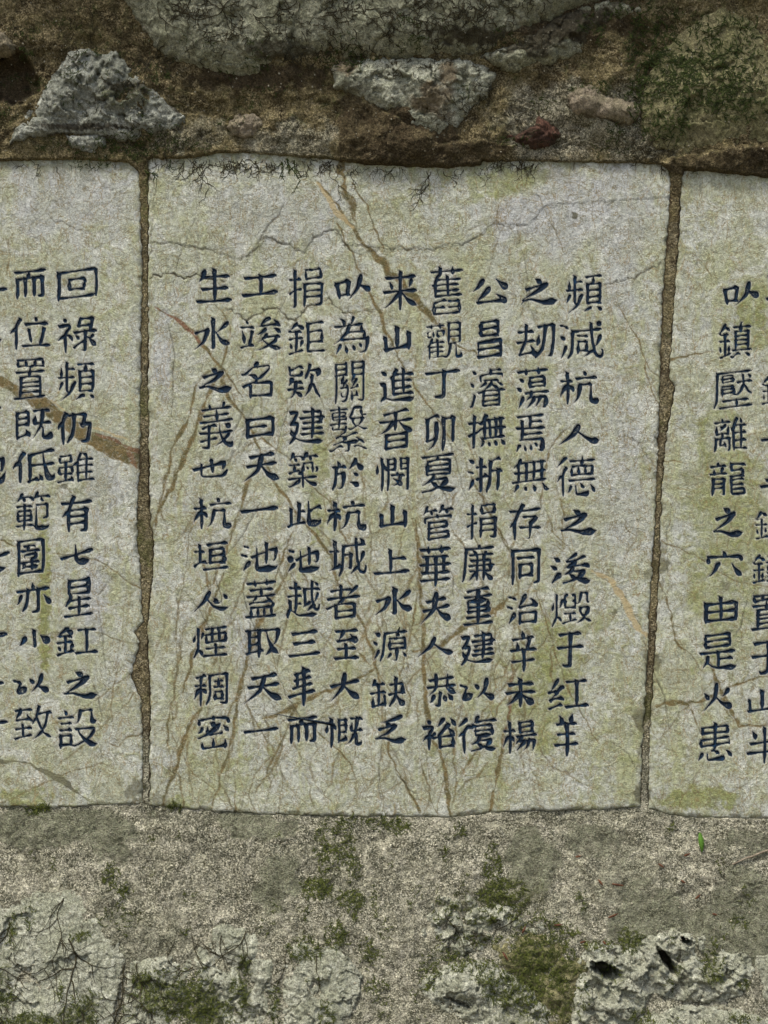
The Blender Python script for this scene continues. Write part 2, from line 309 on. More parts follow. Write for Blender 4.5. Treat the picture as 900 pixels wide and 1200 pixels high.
GDATA = '''
〆380026420090 3024487270909080 50345852 72148036 505060627242
㕥04201076 04223414 34143066 08683464 660056463290 582874429058
一00459038
丁00009000 4900488744892590
七00589026 4000446656808676
三14437543 00909090 07008400
上42004290 00909090 42358235
之36005013 14306420 642044440670 0670267058889084
乏76042220 36224632 18426234 623440560872 0872307260889084
也00408218 821878586650 48005062 22202276408878869058
于460046854489399025902086 08008100 00389038
亦3319315625731682 01199019 6019608557894590 430047094619 143806580064 763990658870
人440034400090 4024585876829084
仍1130043300390045 2100141611271390 45074438386726882690 66407138903890428870848680896689 75077138 32077507
以00221634 163410843462 40245040 720466464488 60589088
位30869086 78346886 58006109 433449704874 132905340043 24011519132915311590 35198519
低3390368751845382 36103687 3610650580008802 58736488 23001517132915311589 36408940 6505673774757883868690819072 1329063201400046
公4233344814751283 270113240039 610071169038 63587472767980808690 12837679
刼33583967407443785182 05784074 90088947868183897190 52089008 00444144 543152484856 03183918 7008684461694690 210021410578
半8102780369216323 07358335 45004590 00609060 130421192022
卯33193255296520780089 9008906587707771 56099008 56095690 021031004001 02100163 01633058
取70685088 08233423 08010873 500888089006 00754467 550859336756705970688987 87088623794774577059 08473447 34013490 00004200
同19207120 01000090 01009001 9001898687897490 25686567 65396567 25396539 25392576
名24552490 0259365243549054 90549090 45434052 24859085 450039043710 2130303143394543 002707273012371085118418752754414543
回90009090 00009000 00000090 00849084 64386259 26596259 26262659 26266326 63266438
圍00859085 01000090 01009001 90019089 177221697470 51485176 16577657 23572169 39103525 221463146425 14267626 51486646673765352436244525475148
垣27909090 007802731469156728633366 35058805 42468146 02262626 15001567 81468170 42708170 43244270 43248024 80248146
城650066316960726271747785808884898788898290748870 7174667558855288 34385438 5438527051734373 3417336429782490 34178816 24642466126911710076 853677597262 12021269 750183078416 01262126
壓19174617 19172026442646244617 1917200945094617 13909090 52705289 0700065805730088 07008900 56278827 18434743 701071357538835589598963 7135693762535560475844613761 46354758 19354635 19351860 81118718 18524752 20748274
夏28596460646651764980 31502859246203720071 13377337 009026863683398049805183748985899088 02008300 42014112 2462266738763980 13247324 1337134714487248 73147248 141341127314 14131337
大04368626 440040440090 423862649088
天20087602 12388232 480638520090 443664689084
夫18227216 08488440 460040500090 464464689084
存31619061 40348134 7735754063496153608857904690 02158815 390036023312291715451589 144808500058
密81698190 32483652635270507243 36194925 14691585 15858185 46004709 89108922 051047098910 05100522 292929463248 00560458305049397022 143208420146 76329046 47634785
小480050843674 22340268 66289060
山44004474 06340882 04828476 86268688
工00909090 06008400 45004589
年22147206 30123044 20287622 14468040 00669058 50005190
廉602761686089 22663766406843665766616865667966 79397966 24397939 4068258317881587 18539052 691766206526 19268726 3216361841294189 09098809 09090760057500880190 48004908 616880858886
建58005877 0736223722451762136913750090 010619062008073601390144 35528552 04510355076410681369 37088208 82088336 36388336 31678967 1375288443888989 29239023
後4942504546542866 3839494253397938 28894484548056776077638082889088 7530793882398545 54235227413438393042 37215423612173127711 41595677 550138163721 4654755673626077 08062018 00321443 02842456
復18020120 42118711 30894985568257806480688482899088 40368036 5150486145624465396631732972 44655780 352131242223153313391490 47004401421138123521 4861776376686480 352140257924 79248049 4025404851508049 133907420048
德30098909 2201180200210024 447145874789718974857482 576461726473 68236843 60005722 33712685 29569056 13440745044900530057 816989848986 2124153513441490 51235143 68238623 86238543 34438543 35233443 35236823
恭3952388835902790 655872657878 52625778 03358735 280028322542095603600059 09138113 620062326542815687599058 216214750879
患267226873190649068877080 460046594265 42655674 38664265 117205820087 766982739085 4653835385528336 07388336 07380853 08534653 46088008 1122792481228008 12081122 12084608
慨47575374 7456715760795090 04200041 20162335 13001390 32445044 50065044 32065006 32063275 62058805 7905782573527456775777867889829090889074 32245024 506832752980 66186242 62429042
憫03190042 69189018 69339033 69046933 69049004 9004908789898190 60416248 43497849 495860657378 231522192833 28335333 54045333 33055404 33053390 33185418 70497056656656754580 14001490
捐0057194931473245 01223022 1600168514890590 42709070 43384290 43389039 90398988869077907388 42549054 61038603 86038724 46248724 46034624 46036103
撫0054244630389038 31648964 80148064 64756988 50765288 01212321302433203718 1300138212890490 52145264 39148714 80748989 4301371839213964 66146664 367534832989
於67006608621151284632 11393339 333932622885258818881485 11180960057600860190 01173717 160021081917 61427452 6608711179239032 537262757785
既02203020 2558297133763281 46018501 68016728635250784190 6352695470887790888890768873 50164640 46408840 020102810086 02013000 30003041 02423041 02812971
昌89499089 8949024900510090 00859085 00679067 10178017 10171133 11337933 80017933 12008001 12001017
星1300123315341841155211530163 13007700 7700783277341534 15528352 00909090 18412240 45444589 13707870 12177817
是167119722883468985909087 00468646 43464388 1758167112730584 43657965 11157415 11151231 12317430 73007430 11007300 11001115
曰00000090 00009000 90009089 00819081 00406840
有7633768873896090 22337633 00139013 21697669 21517651 360020382190 203813400251
未44004490 444713750082 09178217 01444044444750448944 4447525177759082
来07128412 024739474349504951478847 4349137804840083 45004547434945524590 75246838 5049646779799084 182324362240
杭1638104200640071 17011790 743874807688868990879073 48377438 4837456740803189 39198819 02232723 1638233931503055 57006110
楊164024432955 17001789 44178217 02232923 45588759 8759838781897390 5044455841593367 725866755689 37449044 5658556452703685 1640104300660073 82178132 45328132 44034532 44038103 81038217
欵682968547256817690869090 2243216711820386 00614261 610058164935 5816881689228436 6854655659714786 08423843 1233093408420351 0501052107251727372640234119 2167327438803883 0512171033044006
此5700588360876388858789819072 009008864581 08220886 5739643884258726 28002883 28334433
水460048843676 04343428 342824600080 82145438 523668649074
池185804850590 06021808 3711377538854588818887859076 254234403936583063268621 8621845879627260 61006165 00311238
治681373158227843388349039 35858485 36553590 36558455 84558489 1855195903850488 00311338 040208022109 5400362834362939 34368433
浙2354335238485044 3600358433872587 61349034 80348089 23214721 12580285 00301436 601083018602 60105960567550855190 05021508
減12590188 38705670 56475670 38475647 38473777 26178617 2617265922781790 00311137 853476597162 77008305 717366755189 37325732 65016738695871627173778684908788898390768871 020206021608
源691164126222 05001708 3104295426701987 31049003 6554648863895390 47683981 00291136 45388638 145714610286 82669081 45226222 45224553 45538653 86238653 62228623
濬37287428 55285537 71358643 553773497553 2256245735543955735579539055 34897689 75537689 34677667 35543489 26272616531585168527 02321039 06031510 11611265097403890090 34787678 40352544 53005315 53048004 553739493554
火10282248 80206244 460040460490 444462669084
為905688778488819069906487 19559056 74187137 04187418 67677277 186910850689 4118353730382149195514570066 35378237 337135843487 1600210226092518 50695483 51014618 82378056
焉01309030 04008700 45014530 45157915 277529852888 457448824786 1262156085618671838880907090 191220361660 19468246 1173087403880089 597062716779
無13141461 03368236 00618561 1900131408160123 11730387 33113361 7372767484889090 71117161 537557855589 31763287 52115261 15108211
煙51045145 26182136 140013640290 35658565 05200041 1364186824782381 69056944 32048804 28889088 60546088 34225121 34223445 34458744 86218744 51218621
燬3017231918371237 120011640190 360230073041 30415441 470654065441 46235423 30233623 26855677 04210043 75745888 68446653726775697574 75749087 29575457 42574279 8204822884319031 67038204 6703642860325432 63448645845678687569 116417672277
生13218421 45004590 1803132111220336 00909090 12548154
由00519051 89209089 01208920 01200090 44004483 00839083
祿52004624 46247625 1645244631543159 031827182725193616451790 6540648663895290 38409040 6554756076659081 43495059 81077440 51078107 82547560 377957686466 13011708 164509480056
稠56227822 02303030 54397939 900390878889859078907487 43039003 4303425738773289 1542234330523056 67136739 1542104601670073 1705154217451790 0406170527003001 56555678 56557855 78557774 56747774
穴6346706381809090 400046104520 31442646216111790090 87208837 02208720 02200138
竣01792872 24331874 584555495454505548613866 00212821 12031511 48616075688183889089 55313845 74068013811885208824 45218118 723076318842 805576666676448836903189 630057034615452140223925 54548654 04320864
管1400100209090021 71117520 60015802570950184718 57099010 22102620 16607458 73447458 17447344 17441690 04410532463186328741 16747874 78747990 09094009 16907990 44234631
範04544054 21092218 00784478 22262290 54088909 16011301120809100219 58005501540843183918 120840094614 02314231 660970197321 8430846081627363 54308430 5430548155865888848888869077 04540566 05664066 39424066 05423942 05420454
築57005501530843183918 0266516752668766 66096919 53088808 55396243 295533553951 395145584590 03283428 19281947 00850487198234733867 21092419 130840084614 51675573698186879085 8842894488527652 74277652 47277427 472744453951 035034453951 16001401130810090616
繫3940365026552459 064006453746 02044104 21002144 01344234 097530703272467268707168 3961386431673070 33603464 55248224 0619061137113819 0087068824792979 06193819 74025602541349215124552456316340 74027617 76178718 166124594161525861546554 45444946594363406840694281479046 62636763716876698375 06190726362638243819 782577306840 6080657982878787 4672458843893290
红0039023713361838 41108810 210005290337 016606633160 64106490 3325302523351838184409550663 40909090 00903082
缺00403740 0801071305130026 03550383 03833580 65537059757283849090 47516251655368518951 07133413 19131981 83198351 49198319 6500655659724789 35553585
置15657465 58005815 15547454 02298729 44174141 00909090 74437489 164241417443 16421589 32003215 15777477 0816321544175815 07010816 07018300 83008316 58158316
羊00659065 45184590 710065116417 06188518 210027092618 11417841
義0348244637444245 24462388219009900588 00754471 05108410 796762804188 53455456597171858089858990858877 00608960 24002710 10237923 44114436 00368936 66006210 674571458150
者4437414333473153 24907690 24552490 38003835 75547690 0062036228537554 24727672 850461285834 111366137017 01354235443758349035
而00009000 06250690 062539258426 8426848681897090 43013925 31253186 57255786
至09608160 09347330 3201310816261432 03008700 61147224733079318337 00909090 44454490
致00844277 21452179 04333531 15061414052804330135 69718988 301935314639 02564056 6971657256824590 600053325634656169646971 533246394549 57199019 8219774972626964 38353838 01064006
舊08908290 09690890 096935644165 12568856 2600261317171624132411291256 16248324 00079007 08783878 12457945 461749264955 63006312 0534083214357835 80678290 50678067 51788278
華26012615 00429042 06608560 20262060 01078907 08258325 70257060 45264590 64006415 02768976
蓋01088908 00909090 01408940 8160816576697690 34683490 13681390 13687669 63006314 55685590 26002614 634063476850695576568160 11591257195651576955 44194439 10257925 3041284621511956
蕩01068806 62006213 49664871388130882488 386582658277808878897090 36327932 00421248 06221728 26002613 676663765387 4154386534662473 25549054 156515680387 3643774479427932 37213643 37217821 78217932
裕78029021 26491647095001580063 021927192626183916471789 84578486 2649295534574154495784578854 6525692774368854 6918445147604790 14001908 5801540344194023 32422649 47868486
觀13011312 09724272 635560725683508943850985 27412885 755476878089888890858875 15391141075503560060 01074507 07550990 56378437 10484348 34003412 56208420 09604260 840484537554 56038404 56035654 56547554 432043333934 29204320 292028343934 032403341833 17201833 032404201720
設7503763077318832 50037503 5003482245303835 05462946 29602985 05602960 05600590 058529853388389048866576726880548148 46474656607580889089 140018071710 00173417 40478148 05312931
越05133713 21002178 873279517453 79018609 22553755 0768117017772178238234868786 06480768047200860190 01343834 48198918 48194961 690070327251745374638072877489719061 7463706457765575 625549614466
辛00419041 05658565 45414590 6614682363356241 232228322641 43004713 08148314
進33348034 35158416 5802621161196171 322426252430 11793288418985899085 117902850090 004011401179 33528052 33718571 400032213371 01021314
重00909090 1005440475008002 44044490 12467846 01198919 08748374 78467760 12597760 1259123314317731 77317846
釭25002101200717070521052401250029 03473547 20282085 35593074 02893782 47118711 66116689 052409283228 056108710776 43909090 20073819
鉅01903682 49058805 49054989 49899089 02473547 19271985 046107710676 35583074 20002005160605200423 200538183822 0024042308273127 49628561 85318561 49318531
鎮30592771 75818789 03873280 18281883 43118711 46368336 18021707042401250030 3589399053805780 46598359 47244671 47248324 83248371 39719071 46478347 17073117 042408282728 03463046 05590674 670064026124
鐵8742835980637765 767772796290 378562826586 032307272527 16063119 1701160612090027 50015024 720073537563776576778086868989859075 28582472 83038713 40096109 03462846 16271782 39716071 50605083 02872979 05570673 36258925 38596159 394960496138 40363949 403661366138
鑄30562768 8157818680897490 05560770 1705042201230027 042207262726 03433043 17261782 02863279 64678967 17053115 39058705 43168416 63006316 36579057 3727882788338437 40468446 63376345 46367836 40825582 55675582 40675567 40674082
關262827341944 364029462157 19442946 54149014 52776977 52665288 36524060358328882288 206720773677 59289028 55005427592859345244 55009001 900189868889838978897487 69406445614660495457 52446146 00143514 17583856 69676977 49587056 00010090 00013501 35013527 00283527 69527056
雖51859085 5800502851315190 51418841 347136813987 00853681 19231982 502844313639 52198920 6602700374107385 03393639 03390360 03603560 36393560 51638863 19233422 33033422 05033303 05030523 05231923
離224221521857146913731573 02550190 02554255 4255428540893389 55638863 04190442 044222423842 38203842 27643378 28191433 15192326 542848304836 740277107614 56218921 620154265589 55428842 56849084 00094209 20002209 15733073 75217584
頻230022652871 414838513367257619820589 648160814590 01334133 23133913 70056821 104602630063 08090833 54548754 50058905 80819089 54388738 68218723 87238671 54708671 54225470 54226821
香73577390 18577357 18571790 17737373 17907390 02248824 1207440571007802 36253332204405530053 44054446 542556316540784986529052
龍02104010 21002210 06573657 54648564 54098909 54025524 55248424 84248439 54418439 54415587629083908889908587765476 3645368535892889 08443645 08440690 00314231 54528552 10191231 06703670 33182931
'''
# ------------------------------------------------------------------ outlines traced from the wall (mm)
T_LEFT = [(-450, 183), (0, 188), (80, 186), (150, 189), (162, 200), (165, 300), (164, 420), (163, 520), (160, 585), (159, 632), (163, 660), (166, 730), (156, 742), (163, 752), (152, 792), (157, 806), (165, 822), (166, 900), (166, 942), (110, 944), (60, 947), (0, 945), (-450, 950)]
T_MID = [(173, 186), (180, 183), (190, 186), (225, 184), (260, 178), (300, 179), (380, 185), (400, 188), (440, 191), (480, 194), (530, 195), (562, 192), (566, 188), (620, 188), (700, 190), (750, 190), (778, 193), (786, 200), (783, 262), (776, 350), (774, 430), (772, 500), (768, 600), (762, 700), (757, 800), (752, 880), (750, 946), (690, 950), (620, 951), (570, 953), (540, 958), (430, 958), (330, 955), (250, 951), (176, 944), (176, 870), (177, 800), (173, 740), (179, 680), (181, 640), (176, 600), (174, 450), (175, 300)]
T_RIGHT = [(799, 198), (830, 199), (900, 207), (1350, 212), (1350, 962), (900, 960), (800, 958), (760, 948), (762, 850), (768, 760), (773, 660), (776, 570), (781, 510), (789, 470), (791, 452), (784, 440), (787, 400), (794, 300), (797, 240)]
T_LEFT = [(x + (1.2 if 100 < x else 0), y) for x, y in T_LEFT]
T_MID = [(x - 1 if x < 190 and y > 190 else (x + .8 if x > 740 else x), y) for x, y in T_MID]
TABS = [T_LEFT, T_MID, T_RIGHT]
HT = 6.0
HS = np.full((620, 470), -20.)          # surface heights seen from the front, 2 mm cells
def note(X, Y, H, keep):
    i = ((Y[keep] + 10) / 2).astype(int); j = ((X[keep] + 10) / 2).astype(int)
    m = (i >= 0) & (i < 620) & (j >= 0) & (j < 470)
    np.maximum.at(HS, (i[m], j[m]), H[keep][m])
def hs(x, y):
    i = int(min(619, max(0, (y + 10) / 2))); j = int(min(469, max(0, (x + 10) / 2)))
    return HS[i, j]
def tab_base(x, y):
    return HT + fbm(x, y, 140, 3, 3) * 2.0 + fbm(x, y, 22, 4, 4) * .55

# ------------------------------------------------------------------ carved characters: brush strokes on a 0..90 grid
GLYPHS = {}
for _l in GDATA.split('\n'):
    if _l:
        _c, _s = _l[0], _l[1:].split(' ')
        GLYPHS[_c] = [[(int(q[i:i + 2]), int(q[i + 2:i + 4])) for i in range(0, len(q), 4)] for q in _s]
def dense(P,n=2.0):
    # catmull-rom light smoothing then resample
    P=np.asarray(P,float)
    if len(P)>2:
        Q=[P[0]]
        for i in range(1,len(P)-1):
            a,b,c=P[i-1],P[i],P[i+1]
            la,lc=np.hypot(*(b-a)),np.hypot(*(c-b))
            k=min(2.2,la*.35,lc*.35)
            p=b+(a-b)/max(la,1e-6)*k; q=b+(c-b)/max(lc,1e-6)*k
            Q+=[p,(p+q)/4+b/2,q]
        Q.append(P[-1]); P=np.array(Q)
    return P
def brush(strokes,box,rng,hand=0):
    """polylines on a 0..90 grid -> list of (x0,y0,x1,y1,r0,r1) capsules in photo-mm, y down"""
    x0,x1,y0,y1=box; W=x1-x0; H=y1-y0
    n=len(strokes)
    base=min(2.55,max(1.42,2.65-0.055*n))*(1+rng.uniform(-.08,.08))
    m=base*0.8
    slope=0 if hand else rng.uniform(.08,.14)
    out=[]
    tl=lambda p:(x0+m+(p[0]/90)*(W-2*m), y0+m+(p[1]/90)*(H-2*m)-(p[0]/90-.5)*slope*W*0.9)
    for S in strokes:
        P=np.array([tl(p) for p in S],float)
        P+=rng.normal(0,.35,P.shape)
        P=dense(P)
        d=P[-1]-P[0]
        seg=np.hypot(*np.diff(P,axis=0).T); L=seg.sum()
        if L<.5: continue
        # bow long straight strokes slightly
        if len(P)==2 and L>8:
            nrm=np.array([-d[1],d[0]])/L
            bow=L*rng.uniform(.012,.04)*(1 if abs(d[0])>abs(d[1]) and d[0]>0 else -1)*-1
            mid=(P[0]+P[1])/2+nrm*bow*-1
            P=np.array([P[0],(P[0]+mid)/2+nrm*bow*-.25,mid,(P[1]+mid)/2+nrm*bow*-.25,P[1]])
            seg=np.hypot(*np.diff(P,axis=0).T)
        cum=np.r_[0,np.cumsum(seg)]; L=cum[-1]
        k=max(4,int(L/1.3)); t=np.linspace(0,L,k+1)
        X=np.interp(t,cum,P[:,0]); Y=np.interp(t,cum,P[:,1]); u=t/L
        short=L<0.28*max(W,H)
        turn=0
        if len(S)>2:
            v1=np.subtract(S[-2],S[-3]); v2=np.subtract(S[-1],S[-2])
            n1=np.hypot(*v1)+1e-6; n2=np.hypot(*v2)+1e-6
            if (v1@v2)/(n1*n2)<.6 and n2<30: turn=n2/90*max(W,H)
        flat=abs(d[0])>1.6*abs(d[1])
        heel=0
        if short and not abs(d[0])>2.2*abs(d[1]):
            if d[0]>=-.3*abs(d[1]): prof=np.interp(u,[0,.65,1],[.4,1.25,.6])
            else: prof=np.interp(u,[0,.3,1],[1.1,1.0,.3])
        elif flat and len(S)>2 and S[-1][1]>66 and L>.55*W:
            prof=np.interp(u,[0,.2,.5,.82,1],[.55,.55,.85,1.5,.25])
        elif flat and d[1]<.34*abs(d[0]):
            prof=np.interp(u,[0,.1,.3,.65,.9,1],[.7,.85,.55,.6,1.05,.55]); heel=1
            if L>14: Y=Y-np.sin(u*math.pi)*.6
        elif d[0]<-.35*abs(d[1]):
            prof=np.interp(u,[0,.15,.5,1],[1.0,1.2,.85,.15])
        elif d[0]>.45*abs(d[1]):
            prof=np.interp(u,[0,.35,.75,.88,1],[.4,.8,1.5,.95,.1])
        else:
            prof=np.interp(u,[0,.08,.25,.8,1],[.8,1.15,.9,1.0,.6]); heel=2
        if turn: prof=prof*np.clip((L-t)/turn,.12,1)
        prof=prof**1.4*base*.91*(1+rng.uniform(-.14,.14))*(1+.035*np.sin(t*.7+rng.uniform(0,6)))
        if heel and L>6:     # slanting brush entry and press
            w=prof[min(2,len(prof)-1)]
            out.append((X[0]-.75*w,Y[0]-.75*w,X[0]+.5*w,Y[0]+.35*w,.25*w,.8*w))
            if heel==1 and not turn:
                w=prof[-2]; out.append((X[-1]-.9*w,Y[-1]-.55*w,X[-1]+.45*w,Y[-1]+.6*w,.5*w,.55*w))
        for i in range(len(X)-1):
            out.append((X[i],Y[i],X[i+1],Y[i+1],prof[i],prof[i+1]))
    return np.array(out)
def field(caps,X,Y):
    """signed distance to painted region (negative inside) on grid X,Y"""
    D=np.full(X.shape,9.0)
    for ax,ay,bx,by,ra,rb in caps:
        R=max(ra,rb)+2.2
        j0=np.searchsorted(X[0],min(ax,bx)-R); j1=np.searchsorted(X[0],max(ax,bx)+R)
        i0=np.searchsorted(Y[:,0],min(ay,by)-R); i1=np.searchsorted(Y[:,0],max(ay,by)+R)
        if j1<=j0 or i1<=i0: continue
        x=X[i0:i1,j0:j1]-ax; y=Y[i0:i1,j0:j1]-ay
        dx,dy=bx-ax,by-ay; l2=dx*dx+dy*dy+1e-9
        t=np.clip((x*dx+y*dy)/l2,0,1)
        d=np.sqrt((x-t*dx)**2+(y-t*dy)**2)-(ra+(rb-ra)*t)
        D[i0:i1,j0:j1]=np.minimum(D[i0:i1,j0:j1],d)
    return D

LAY = [
('生水之義也杭垣〆煙稠密', [(230, 272, 314, 354), (226, 272, 372, 414), (230, 274, 430, 460), (234, 274, 472, 525), (225, 268, 537, 562), (226, 272, 583, 620), (226, 268, 635, 668), (225, 272, 692, 717), (225, 267, 734, 771), (227, 267, 789, 827), (230, 269, 837, 879)]),
('工竣名曰天一池蓋取天一', [(283, 327, 322, 346), (281, 331, 372, 412), (283, 319, 424, 467), (288, 321, 489, 514), (282, 329, 530, 567), (282, 327, 592, 604), (282, 327, 636, 670), (288, 324, 678, 723), (287, 329, 736, 771), (284, 332, 789, 825), (285, 327, 850, 862)]),
('捐鉅欵建築此池越三年而', [(338, 378, 314, 360), (337, 381, 376, 414), (336, 376, 426, 469), (338, 381, 478, 520), (337, 373, 530, 572), (336, 378, 587, 617), (335, 376, 641, 671), (336, 375, 681, 724), (338, 375, 739, 769), (337, 370, 782, 828), (337, 372, 840, 871)]),
('㕥為關繫於杭城者至大慨', [(391, 436, 323, 353), (390, 432, 371, 415), (392, 427, 424, 472), (386, 431, 476, 530), (388, 427, 538, 574), (382, 430, 586, 622), (385, 430, 631, 675), (382, 422, 685, 725), (391, 421, 737, 773), (385, 423, 789, 823), (381, 425, 840, 875)]),
('来山進香憫山上水源缺乏', [(448, 490, 317, 364), (448, 482, 382, 413), (445, 487, 431, 471), (443, 485, 480, 526), (440, 479, 535, 576), (443, 477, 592, 620), (437, 480, 643, 672), (438, 485, 689, 724), (436, 477, 739, 776), (434, 476, 794, 830), (435, 478, 838, 872)]),
('舊觀丁卯夏管華夫人恭裕', [(504, 543, 312, 368), (499, 542, 377, 421), (498, 540, 434, 466), (498, 533, 485, 530), (493, 536, 532, 577), (495, 531, 592, 632), (491, 529, 638, 688), (491, 530, 694, 732), (487, 533, 746, 770), (499, 536, 789, 828), (494, 535, 842, 879)]),
('公昌濬撫浙捐廉重建以復', [(552, 597, 326, 358), (559, 588, 375, 421), (550, 592, 431, 477), (548, 593, 485, 525), (547, 589, 536, 578), (546, 582, 590, 632), (541, 580, 637, 682), (543, 578, 688, 732), (540, 580, 741, 778), (538, 580, 794, 822), (536, 583, 839, 882)]),
('之刼蕩焉無存同治辛未楊', [(608, 655, 325, 358), (605, 650, 378, 421), (605, 644, 430, 480), (604, 639, 486, 530), (600, 644, 536, 577), (596, 634, 590, 633), (599, 633, 643, 685), (594, 631, 696, 733), (597, 629, 739, 788), (592, 628, 794, 830), (589, 629, 844, 883)]),
('頻減杭人德之後燬于红羊', [(662, 706, 322, 367), (655, 708, 378, 421), (655, 702, 434, 474), (653, 704, 497, 522), (652, 698, 534, 581), (653, 701, 596, 628), (644, 694, 648, 685), (646, 693, 694, 733), (652, 684, 741, 782), (642, 690, 794, 830), (649, 678, 837, 887)]),
('而位置既低範圍亦小以致', [(16, 54, 316, 350), (10, 59, 371, 409), (17, 54, 420, 467), (18, 61, 480, 516), (14, 65, 528, 566), (18, 59, 577, 622), (20, 51, 632, 675), (18, 59, 682, 719), (20, 58, 737, 762), (15, 59, 789, 814), (16, 61, 827, 868)]),
('回祿頻仍雖有七星釭之設', [(67, 113, 316, 351), (67, 114, 370, 413), (67, 111, 424, 470), (67, 107, 482, 520), (67, 110, 531, 566), (71, 108, 581, 624), (70, 109, 637, 663), (75, 110, 678, 722), (65, 115, 734, 767), (71, 116, 785, 820), (67, 116, 830, 876)]),
('㕥鎮壓離龍之穴由是火患', [(846, 891, 331, 360), (841, 881, 377, 420), (836, 882, 435, 478), (837, 875, 489, 529), (831, 874, 540, 581), (832, 872, 594, 630), (828, 871, 644, 677), (825, 864, 699, 730), (820, 864, 742, 785), (820, 859, 800, 835), (817, 858, 847, 892)]),
('一人一也七一一一', [(-36, 9, 336, 348), (-44, 4, 378, 404), (-36, 2, 474, 484), (-38, 9, 530, 568), (-32, 12, 638, 674), (-36, 9, 740, 751), (-36, 5, 797, 808), (-35, 10, 842, 853)]),
('工鐵一年鑄鐵置于山半', [(897, 936, 320, 350), (892, 934, 440, 474), (891, 936, 506, 520), (891, 934, 543, 580), (884, 926, 597, 632), (881, 924, 648, 684), (880, 918, 695, 737), (880, 919, 751, 790), (874, 913, 808, 836), (875, 916, 852, 896)])]

READ = {'\u3006': '\u4eba'}

